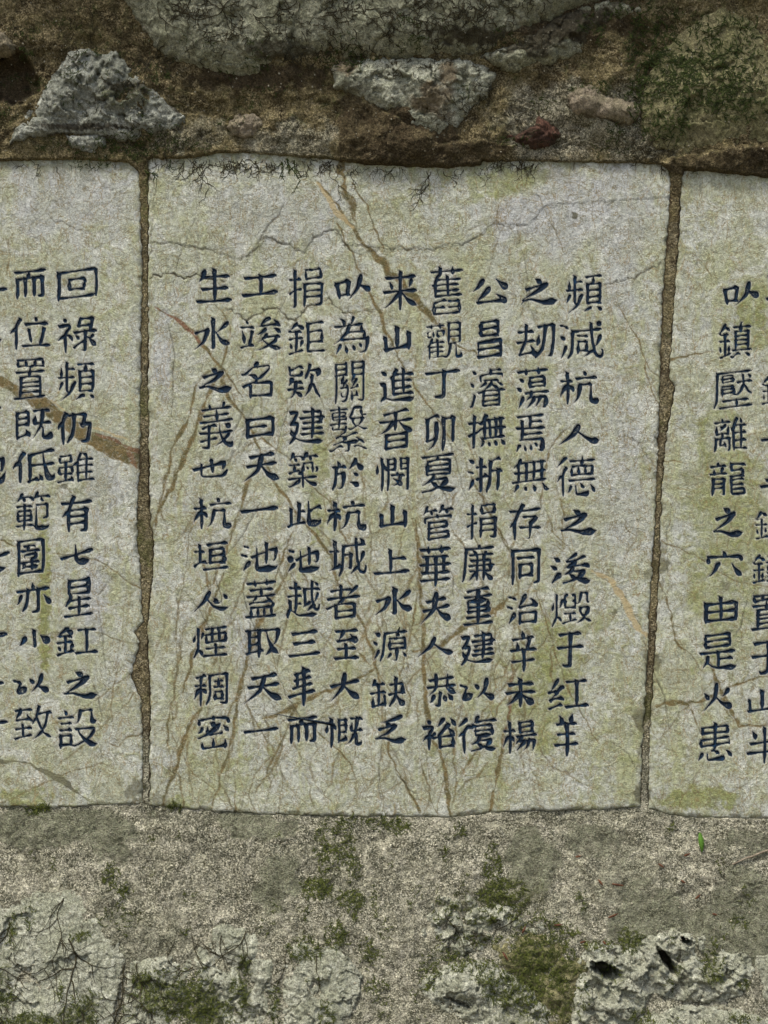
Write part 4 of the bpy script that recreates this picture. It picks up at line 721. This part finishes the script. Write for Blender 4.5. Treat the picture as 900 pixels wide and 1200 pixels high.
for ti, P in enumerate(TABS):
    A = np.asarray(P, float); x0, x1 = A[:, 0].min() - 3, A[:, 0].max() + 3; y0, y1 = A[:, 1].min() - 8, A[:, 1].max() + 4
    xa = axis(x0, x1, -25, 915, 1.15, 14.); ya = np.arange(y0, y1, 1.15)
    X, Y = np.meshgrid(xa, ya)
    Xn = X + fbm(X, Y, 10, 4, 61) * 2.6; Yn = Y + fbm(X, Y, 10, 4, 62) * 2.2
    D = polydist(Xn, Yn, P)
    Dk = np.where(Y < 235, np.maximum(D, polydist(Xn, Yn + 12, P)), D)           # the head of each slab runs in under the mortar
    H = tab_base(X, Y) + fbm(X, Y, 5, 3, 44) * .35
    H = H - 2.6 * np.exp(-np.clip(Dk, 0, None) / (.8 + 1.6 * np.clip(fbm(X, Y, 30, 2, 45) + .3, 0, 1)))
    nch = worley(X, Y, 26, 46 + ti)
    H = H - ss(7, 0, Dk) * ss(.35, .2, nch[0]) * 2.2 * (nch[2] > .5)
    H = np.where(Dk < 0, H + Dk * 8, H)
    A_ = {}
    for kind in ('vein', 'red', 'ochre', 'crack', 'dirt'):
        A_[kind] = seglines(xa, ya, [l for k, l in V if k == kind])
    top_mid = (ti == 1)
    if top_mid:     # thin flaked layer above the long crack
        yc = np.interp(X, [170, 208, 244, 280, 298, 312, 328, 356, 369, 390, 404, 450, 495, 545, 580, 620, 640, 800], [284, 285, 292, 304, 295, 280, 283, 296, 277, 269, 286, 291, 293, 286, 262, 264, 240, 230])
        H = H + ss(1.2, -1.2, Y - yc + fbm(X, Y, 6, 2, 47) * 2) * .8
    H = H - A_['crack'] * .9 - A_['vein'] * .25
    algae = np.clip(fbm(X, Y * .45, 60, 4, 50 + ti) * .9 + (.12 if ti == 1 else (.2 if ti == 2 else -.05)), 0, 1)
    algae = algae * (.35 + .65 * ss(250, 560, Y))
    for (bx, by, rx, ry, v) in [(52, 700, 9, 130, .9), (70, 600, 60, 80, .25), (585, 540, 34, 140, .45), (640, 800, 50, 110, .75), (560, 880, 80, 60, .5), (850, 640, 60, 190, .7), (880, 380, 34, 60, .7), (730, 860, 50, 80, .45), (280, 900, 80, 50, .45), (370, 560, 18, 80, .7), (240, 640, 34, 60, .3), (510, 200, 60, 14, .5), (590, 215, 60, 26, .7), (520, 235, 70, 40, .35), (780, 880, 30, 60, .4), (820, 935, 60, 18, .9), (400, 780, 50, 30, .4), (480, 500, 30, 60, .35), (60, 860, 90, 40, .3), (30, 935, 40, 14, .8), (210, 940, 30, 10, .7)]:
        algae = np.maximum(algae, blob(X, Y, bx, by, rx, ry, 51) * v)
    lil = np.clip(np.maximum.reduce([blob(X, Y, 640, 250, 90, 50, 52), blob(X, Y, 730, 260, 40, 120, 53) * .7, blob(X, Y, 330, 250, 90, 45, 54) * .7, blob(X, Y, 80, 240, 90, 50, 55) * .8, blob(X, Y, 110, 700, 18, 60, 56), blob(X, Y, 120, 560, 26, 60, 57) * .7, blob(X, Y, 290, 760, 16, 60, 58) * .6, blob(X, Y, 190, 420, 14, 60, 59) * .8, blob(X, Y, 730, 560, 30, 120, 63) * .5]), 0, 1)
    dirt = A_['dirt'] * .9
    dirt = np.maximum(dirt, ss(13, 0, Dk) * .42 * (fbm(X, Y, 24, 3, 64) + .35) * 2)
    dirt = np.maximum(dirt, ss(232, 184, Y) * .62 * ss(-.25, .25, fbm(X, Y, 26, 4, 65)))
    for (bx, by, rx, ry, v) in [(777, 662, 12, 12, .8), (760, 672, 8, 8, .7), (765, 775, 14, 16, .8), (752, 842, 12, 20, .8), (753, 880, 8, 12, .7), (752, 930, 12, 16, .9), (757, 650, 6, 6, .4), (850, 686, 8, 7, .6), (674, 253, 6, 5, .9), (770, 404, 7, 4, .6), (720, 718, 4, 4, .8), (410, 240, 8, 10, .5), (468, 468, 6, 10, .3), (162, 620, 6, 12, .5), (160, 790, 7, 14, .5), (158, 925, 20, 14, .7), (185, 935, 14, 10, .6), (340, 255, 90, 3, .25), (630, 205, 60, 8, .5), (75, 570, 5, 5, .7), (734, 818, 10, 4, .5), (795, 590, 10, 8, .4), (810, 560, 20, 14, .4)]:
        dirt = np.maximum(dirt, blob(X, Y, bx, by, rx, ry, 66) * v)
    chip = np.zeros(X.shape)
    ox, oz = (A[:, 0].clip(-450, 1350).min() + A[:, 0].max()) / 2, A[:, 1].max()
    org = tuple(float(v) for v in W(ox, oz, -4))
    caps_all = []
    for ci in COLS_OF[ti]:
        for ch, b in zip(*LAY[ci]):
            nchar += 1; rng = np.random.default_rng(nchar)
            b = (b[0] - .3, b[1] + .3, b[2], b[3])
            caps = brush(GLYPHS[ch], b, rng)
            j0, j1 = np.searchsorted(xa, [b[0] - 7, b[1] + 7]); i0, i1 = np.searchsorted(ya, [b[2] - 7, b[3] + 7])
            d = field(caps, X[i0:i1, j0:j1], Y[i0:i1, j0:j1])
            H[i0:i1, j0:j1] -= ss(.9, -.9, d) * 1.9
            chip[i0:i1, j0:j1] = np.maximum(chip[i0:i1, j0:j1], ss(1.6, .3, d))
            caps_all.append((ch, b, caps))
    keep = Dk > -1.0
    tab = bpy.data.objects.new('inscribed_tablet', None); link(tab); tab.location = org
    bpy.context.view_layer.update()
    grid_mesh('slab', X, Y, H, keep, M_TAB, tab, dict(vein=A_['vein'], red=A_['red'], ochre=A_['ochre'], crack=A_['crack'], dirt=dirt, algae=algae, lilac=lil, chip=chip), origin=org)
    tag(tab, tabs_lab[ti], 'stone tablet'); note(X, Y, H, keep & (D > 0))
    bpy.context.view_layer.update()
    for ch, b, caps in caps_all:
        st = .62
        x = np.arange(b[0] - 3, b[1] + 3, st); y = np.arange(b[2] - 4, b[3] + 4, st); GX, GY = np.meshgrid(x, y)
        d = field(caps, GX, GY) + fbm(GX, GY, 3.2, 2, 70) * .30
        gy, gx = np.gradient(d, st); gn = np.hypot(gx, gy) + 1e-6
        mv = np.where((d > 0) & (d < 1.1), d, 0) / gn
        PX = GX - gx / gn * mv; PY = GY - gy / gn * mv
        h = tab_base(PX, PY) + .18 - np.clip(-d * .9, 0, 1.25)
        cell = (d[:-1, :-1] + d[1:, :-1] + d[:-1, 1:] + d[1:, 1:]) / 4 < .12
        idx = np.arange(GX.size).reshape(GX.shape)
        F = np.stack([idx[:-1, :-1][cell], idx[1:, :-1][cell], idx[1:, 1:][cell], idx[:-1, 1:][cell]], 1)
        if not len(F): continue
        used = np.zeros(GX.size, bool); used[F.ravel()] = True; rm = np.cumsum(used) - 1
        wear = .36 + .25 * ss(-.5, 0, d) + .3 * fbm(GX, GY, 16, 3, 75) + .22 * ss(-1.0, -1.8, d)
        o = mesh_np('carved_character', W(PX.ravel()[used], PY.ravel()[used], h.ravel()[used]), rm[F], M_INK, tab, dict(wear=wear.ravel()[used]), True, tuple(float(v) for v in W((b[0] + b[1]) / 2, (b[2] + b[3]) / 2, HT)))
        o['label'] = 'dark blue-black carved character ' + READ.get(ch, ch)

# ------------------------------------------------------------------ rootlets and moss threads (stuff)
class Threads:
    def __init__(s): s.V = []; s.F = []; s.n = 0
    def strand(s, pts, r0, r1, lift=.4):
        n = len(pts); P = np.array(pts, float)
        T = np.gradient(P, axis=0); T /= (np.hypot(T[:, 0], T[:, 1])[:, None] + 1e-6)
        for i in range(n):
            r = r0 + (r1 - r0) * i / (n - 1); h = P[i, 2] + lift * r
            s.V += [(P[i, 0] - T[i, 1] * r, P[i, 1] + T[i, 0] * r, h - r * .6), (P[i, 0] + T[i, 1] * r, P[i, 1] - T[i, 0] * r, h - r * .6), (P[i, 0], P[i, 1], h + r * .8)]
            if i:
                a = s.n + (i - 1) * 3; b = a + 3
                s.F += [(a, b, b + 2, a + 2), (a + 2, b + 2, b + 1, a + 1)]
        s.n += 3 * n
    def walk(s, x, y, ang, L, r, turn=.5, branch=.15, step=2.4, up=0., pull=0., depth=0):
        pts = []; k = max(3, int(L / step)); lift = 0
        bend = random.gauss(0, turn * .3)
        for i in range(k):
            h = hs(x, y)
            if h < -15: break
            pts.append((x, y, h + lift)); lift += up * step
            if depth < 2 and random.random() < branch:
                s.walk(x, y, ang + random.choice([-1, 1]) * random.uniform(.5, 1.1), L * .5, r * .75, turn, branch * .5, step, up, pull, depth + 1)
            ang += random.gauss(0, turn) + bend + pull * math.sin(math.pi / 2 - ang) * .2
            x += math.cos(ang) * step; y += math.sin(ang) * step
        if len(pts) >= 3:
            H_ = [p[2] for p in pts]
            pts = [(p[0], p[1], max(H_[max(0, i - 1):i + 2])) for i, p in enumerate(pts)]
            s.strand(pts, r, r * .35)
    def patch(s, cx, cy, rx, ry, n, L, r, **k):
        for _ in range(n):
            a = random.uniform(0, 6.283); q = math.sqrt(random.random())
            x = cx + rx * q * math.cos(a); y = cy + ry * q * math.sin(a)
            s.walk(x, y, k.get('ang', random.uniform(0, 6.283)) if 'ang' not in k else k['ang'] + random.gauss(0, k.get('spread', .7)), random.uniform(.5, 1.2) * L, r * random.uniform(.7, 1.3), k.get('turn', .5), k.get('branch', .15), k.get('step', 2.4), k.get('up', 0), k.get('pull', 0))
    def done(s, name, mat, label, cat):
        V_ = np.array(s.V); base = W(V_[:, 0], V_[:, 1], V_[:, 2]); o_ = base.mean(0)
        o = mesh_np(name, base, np.array(s.F), mat, None, None, True, tuple(float(v) for v in o_)); tag(o, label, cat, kind='stuff'); return o
r = Threads()
for x, y, n in [(215, 20, 10), (240, 30, 12), (262, 55, 12), (285, 20, 8), (395, 15, 14), (350, 40, 10), (430, 25, 14), (470, 45, 22), (400, 40, 16), (500, 20, 22), (540, 35, 26), (580, 25, 18), (560, 10, 16), (520, 50, 16), (340, 15, 8), (300, 60, 8), (620, 8, 10)]:
    r.patch(x, y, 22, 18, int(n * 1.3), 20, .62, turn=.55, branch=.2)
for x, y, L in [(245, 8, 60), (262, 18, 70), (228, 12, 40), (330, 20, 50), (300, 30, 70), (190, 20, 50)]:
    r.walk(x, y, random.uniform(.6, 1.4), L, .7, .3, .12)
r.patch(380, 72, 60, 14, 60, 16, .7, turn=.5); r.patch(600, 58, 60, 12, 30, 16, .6); r.patch(470, 85, 60, 14, 50, 12, .5); r.patch(560, 115, 22, 30, 40, 14, .45); r.patch(530, 145, 20, 20, 20, 12, .5); r.patch(620, 150, 50, 30, 60, 12, .6); r.patch(200, 90, 60, 30, 40, 22, .6); r.patch(140, 120, 60, 30, 30, 12, .5); r.patch(180, 165, 60, 18, 60, 12, .6); r.patch(60, 40, 60, 40, 40, 16, .5); r.patch(760, 175, 40, 14, 60, 12, .6)
# hanging from the mortar down over the slabs
for i in range(200):
    x = random.choice([random.uniform(2, 900), random.uniform(180, 470), random.uniform(560, 640), random.uniform(200, 400)])
    r.walk(x, 190 + random.uniform(-3, 6) + (8 if 400 < x < 570 else 0), random.gauss(1.57, .7), random.uniform(6, 26), random.uniform(.3, .6), .42, .22, 2.0, 0, .5)
for x, L in [(236, 40), (248, 50), (240, 32), (214, 30), (262, 26), (390, 40), (500, 50), (505, 34), (520, 26), (412, 26), (610, 20), (360, 22), (296, 26)]:
    r.walk(x, 193 + (8 if 400 < x < 570 else 0), random.gauss(1.57, .35), L, .55, .35, .3, 2.2, 0, .5)
# dark creepers low on the wall
for x, y, a, L, w in [(86, 1092, 1.15, 110, 1.1), (78, 1048, 1.6, 120, .6), (150, 1125, 1.35, 90, .8), (165, 1120, 1.9, 80, .7), (195, 1140, 1.5, 60, .6), (140, 1190, -1.2, 60, .9), (16, 1075, 1.5, 50, .9), (0, 1120, 1.4, 80, 1.0), (132, 1200, -1.0, 70, .8), (262, 1090, 1.9, 50, .7), (290, 1085, 1.5, 90, .7), (338, 1105, 1.9, 70, .6), (372, 1110, 1.6, 50, .6), (230, 1125, 2.4, 50, .8), (610, 1066, 2.6, 60, .8), (520, 1065, .8, 60, .7)]:
    r.walk(x, y, a, L, w, .16, .16, 3)
r.patch(20, 1150, 16, 50, 30, 14, .6)
r.done('rootlets', M_ROOT, 'dark dry rootlets creeping over the stones and tablet heads', 'rootlets')
g = Threads()
for x, y, rx, ry, n in [(775, 95, 34, 30, 200), (820, 105, 40, 30, 240), (860, 120, 36, 30, 150), (800, 60, 40, 40, 150), (755, 60, 30, 34, 90), (850, 60, 30, 30, 90), (745, 120, 14, 30, 70), (780, 150, 24, 18, 70), (870, 80, 20, 50, 60), (735, 20, 30, 20, 50), (760, 130, 20, 40, 60)]:
    g.patch(x, y, rx, ry, n, 12, .68, turn=.5, up=.05, branch=.1)
g.patch(170, 168, 60, 12, 120, 8, .5, up=.1); g.patch(100, 175, 60, 8, 50, 7, .5, up=.1); g.patch(160, 180, 14, 10, 40, 8, .5, up=.1); g.patch(400, 75, 40, 10, 60, 8, .6, up=.1); g.patch(150, 90, 60, 40, 60, 7, .45)
for x, y, L in [(336, 186, 34), (330, 190, 26), (345, 188, 22), (200, 188, 16), (170, 200, 20)]: g.walk(x, y, 1.4, L, .9, .3, .4, 2.4, 0, .3)
g.patch(110, 190, 26, 8, 40, 7, .5)
for _ in range(46): g.patch(random.uniform(0, 740), random.uniform(0, 178), random.uniform(8, 26), random.uniform(5, 12), random.randint(6, 22), 8, .5, up=.08)
g.done('thread_moss', M_MOSS, 'dark green thread moss tangled over the upper right boulder', 'moss')
b = Threads()
for x, y, rx, ry, n in [(392, 985, 26, 30, 150), (380, 1003, 8, 26, 60), (415, 1010, 8, 24, 60), (372, 1038, 18, 12, 170), (412, 1050, 16, 12, 110), (466, 968, 18, 9, 70), (430, 962, 40, 4, 50), (540, 974, 8, 6, 24), (522, 995, 2, 16, 16), (578, 1020, 12, 34, 150), (590, 1045, 30, 18, 200), (545, 1060, 20, 22, 40), (536, 1120, 26, 9, 70), (512, 1090, 4, 50, 40), (395, 1090, 14, 16, 90), (358, 1105, 22, 12, 120), (440, 1050, 4, 20, 30), (440, 1146, 14, 7, 40), (132, 1025, 10, 14, 60), (145, 1040, 8, 5, 20), (635, 1115, 36, 26, 330), (600, 1150, 40, 16, 200), (640, 1160, 24, 40, 200), (570, 1130, 22, 12, 90), (655, 1085, 20, 12, 60), (735, 1095, 14, 14, 90), (828, 1125, 14, 18, 90), (820, 1193, 8, 6, 40), (240, 1165, 16, 40, 220), (205, 1160, 34, 22, 260), (260, 1180, 20, 24, 160), (172, 1145, 14, 14, 80), (288, 1150, 5, 30, 80), (45, 1188, 34, 14, 200), (100, 1180, 22, 26, 170), (18, 1080, 5, 20, 40), (4, 1160, 8, 40, 90), (610, 1130, 20, 50, 160), (500, 1130, 12, 20, 60), (700, 1100, 20, 6, 50), (745, 1180, 14, 10, 60), (860, 1180, 20, 5, 40), (150, 1060, 10, 30, 30), (430, 1110, 10, 20, 40), (385, 1185, 10, 24, 90), (325, 1165, 6, 24, 50), (40, 950, 12, 5, 40), (620, 1070, 30, 8, 60), (52, 945, 8, 4, 30), (205, 945, 10, 4, 30), (675, 1150, 10, 30, 50), (560, 1095, 30, 5, 50), (780, 1142, 8, 10, 10), (490, 1200, 60, 6, 30), (60, 1210, 60, 6, 60)]:
    b.patch(x, y, rx, ry, n, 9, .55, turn=.42, up=.16, branch=.14, step=2.2)
for _ in range(60): b.patch(random.uniform(0, 900), random.uniform(1040, 1205), random.uniform(3, 14), random.uniform(4, 16), random.randint(6, 26), 8, .5, turn=.42, up=.14, branch=.14, step=2.2)
for _ in range(16): b.patch(random.uniform(0, 900), random.uniform(958, 1040), random.uniform(2, 9), random.uniform(3, 10), random.randint(4, 12), 6, .45, turn=.42, up=.12, branch=.14, step=2.2)
b.done('cushion_moss', M_MOSSB, 'olive green moss growing on the mortar and stones below the tablets', 'moss')

gr = []; gf = []
for i in range(5200):
    if i % 3: x = random.uniform(-8, 908); y = random.uniform(958, 1208)
    else: x = random.uniform(-8, 908); y = random.uniform(-5, 184)
    if fbm(np.array([x]), np.array([y]), 50, 2, 88)[0] < random.uniform(-.5, .35): continue
    h = hs(x, y)
    if h < 0: continue
    q = random.uniform(.45, 1.0) * random.choice([1, 1, 1.5]); k = len(gr); e = lambda: q * random.uniform(.6, 1.3)
    gr += [(x - e(), y, h), (x + e(), y + .2, h), (x, y - e(), h + .1), (x + .2, y + e(), h), (x + .1, y, h + e() * .9)]
    gf += [(k, k + 2, k + 4), (k + 2, k + 1, k + 4), (k + 1, k + 3, k + 4), (k + 3, k, k + 4)]
gr = np.array(gr); gp = W(gr[:, 0], gr[:, 1], gr[:, 2])
M_GRIT = mat_plain('loose_grit', (.10, .09, .06), (.42, .39, .29), 3, .9)
tag(mesh_np('grit', gp, np.array(gf), M_GRIT, None, None, False, tuple(float(v) for v in gp.mean(0))), 'loose grit and sand grains stuck to the mortar', 'grit', kind='stuff')

# ------------------------------------------------------------------ small loose things caught on the sloping foot
def blade(name, label, cat, x, y, L, w, ang, mat, curl=.15, group=None, thick=.25):
    h = hs(x, y) + 1.2; n = 9; Vv = []; F = []
    for i in range(n):
        t = i / (n - 1); ww = w * math.sin(math.pi * min(1, t * .9 + .08)) ** .8 * (1 - t * .25) + .15
        px = (t - .5) * L; bz = -((t - .5) ** 2) * L * curl * 4 + L * curl
        for side, dz in ((-1, .45), (0, 0), (1, .45)):
            Vv.append((px, side * ww, bz + dz * ww)); 
        Vv.append((px, 0, bz - thick))
        if i:
            a = (i - 1) * 4; c = a + 4
            F += [(a, c, c + 1, a + 1), (a + 1, c + 1, c + 2, a + 2), (a + 2, c + 2, c + 3, a + 3), (a + 3, c + 3, c, a)]
    Vv = np.array(Vv); ca, sa = math.cos(ang), math.sin(ang)
    P = W(x + Vv[:, 0] * ca - Vv[:, 1] * sa, y + Vv[:, 0] * sa + Vv[:, 1] * ca, h + Vv[:, 2])
    o = mesh_np(name, P, np.array(F), mat, None, None, True, tuple(float(v) for v in W(x, y, h - 1)))
    return tag(o, label, cat, group)
blade('green_leaf', 'small fresh green leaf standing on the mortar below the right tablet', 'leaf', 820, 986, 23, 3.4, 1.45, M_LEAF, .1)
for x, y, L, a, lab in [(702, 1031, 9, .9, 'small red-brown leaf scrap left of the pair of curled ones on pale mortar'), (722, 1033, 14, .15, 'long thin red-brown leaf scrap on the pale mortar'), (804, 1000, 8, -.4, 'red leaf scrap just below and left of the green leaf'), (773, 1012, 8, .6, 'red leaf scrap between the green leaf and the brown ones'), (815, 1047, 8, -.7, 'orange-brown leaf scrap beside the crack in the grey mortar'), (798, 1030, 6, .5, 'tiny red leaf scrap at the top end of the mortar crack'), (680, 1097, 7, -.3, 'orange leaf scrap left of the pitted stone, nearer the moss'), (705, 1098, 6, .9, 'orange leaf scrap at the top edge of the pitted stone'), (612, 1084, 9, -1.1, 'curled red-brown leaf scrap on the knobbly pale stone'), (590, 1112, 12, 1.0, 'dark red leaf scrap beside the moss cushion'), (652, 1078, 10, -.1, 'red-brown leaf scrap on the moss at the knobbly stone'), (716, 1068, 13, -.4, 'curved red-brown leaf scrap above the mossy notch'), (834, 1067, 6, .3, 'tiny red-brown leaf scrap in the middle of the grey mortar'), (677, 1002, 7, -.2, 'small brown leaf scrap on pale mortar under the middle tablet')]:
    blade('dry_leaf', lab, 'dry leaf', x, y, L, 1.3, a, M_DRY, .12, 'dry leaf scraps on the mortar below the tablets')
tw = Threads()
pts = [(855 + i * 6, 1010 - i * 2.1 + (i % 3 == 1) * .5, hs(860 + i * 5, 1008 - i * 2) + 2.2) for i in range(11)]
tw.strand(pts, .9, 1.5, 1)
def solid(t, name, mat, label, cat):
    V_ = np.array(t.V); P = W(V_[:, 0], V_[:, 1], V_[:, 2]); n = len(t.V) // 3; F = list(t.F)
    for i in range(1, n): a = (i - 1) * 3; F.append((a, a + 1, a + 4, a + 3))
    return tag(mesh_np(name, P, np.array(F), mat, None, None, True, tuple(float(v) for v in P.mean(0))), label, cat)
solid(tw, 'dry_twig', M_TWIG, 'thin bleached twig lying on the mortar near the right edge', 'twig')
# ground in front of the wall
gx = np.linspace(-40, 40, 60); gy = np.linspace(-60, .5, 60)
GX, GY = np.meshgrid(gx, gy); idx = np.arange(GX.size).reshape(GX.shape)
F = np.stack([idx[:-1, :-1].ravel(), idx[:-1, 1:].ravel(), idx[1:, 1:].ravel(), idx[1:, :-1].ravel()], 1)
Vg = np.stack([GX.ravel(), GY.ravel(), -.895 + fbm(GX.ravel(), GY.ravel(), 3, 3, 9) * .012], -1)
tag(mesh_np('ground', Vg, F, M_SOIL), kind='structure')
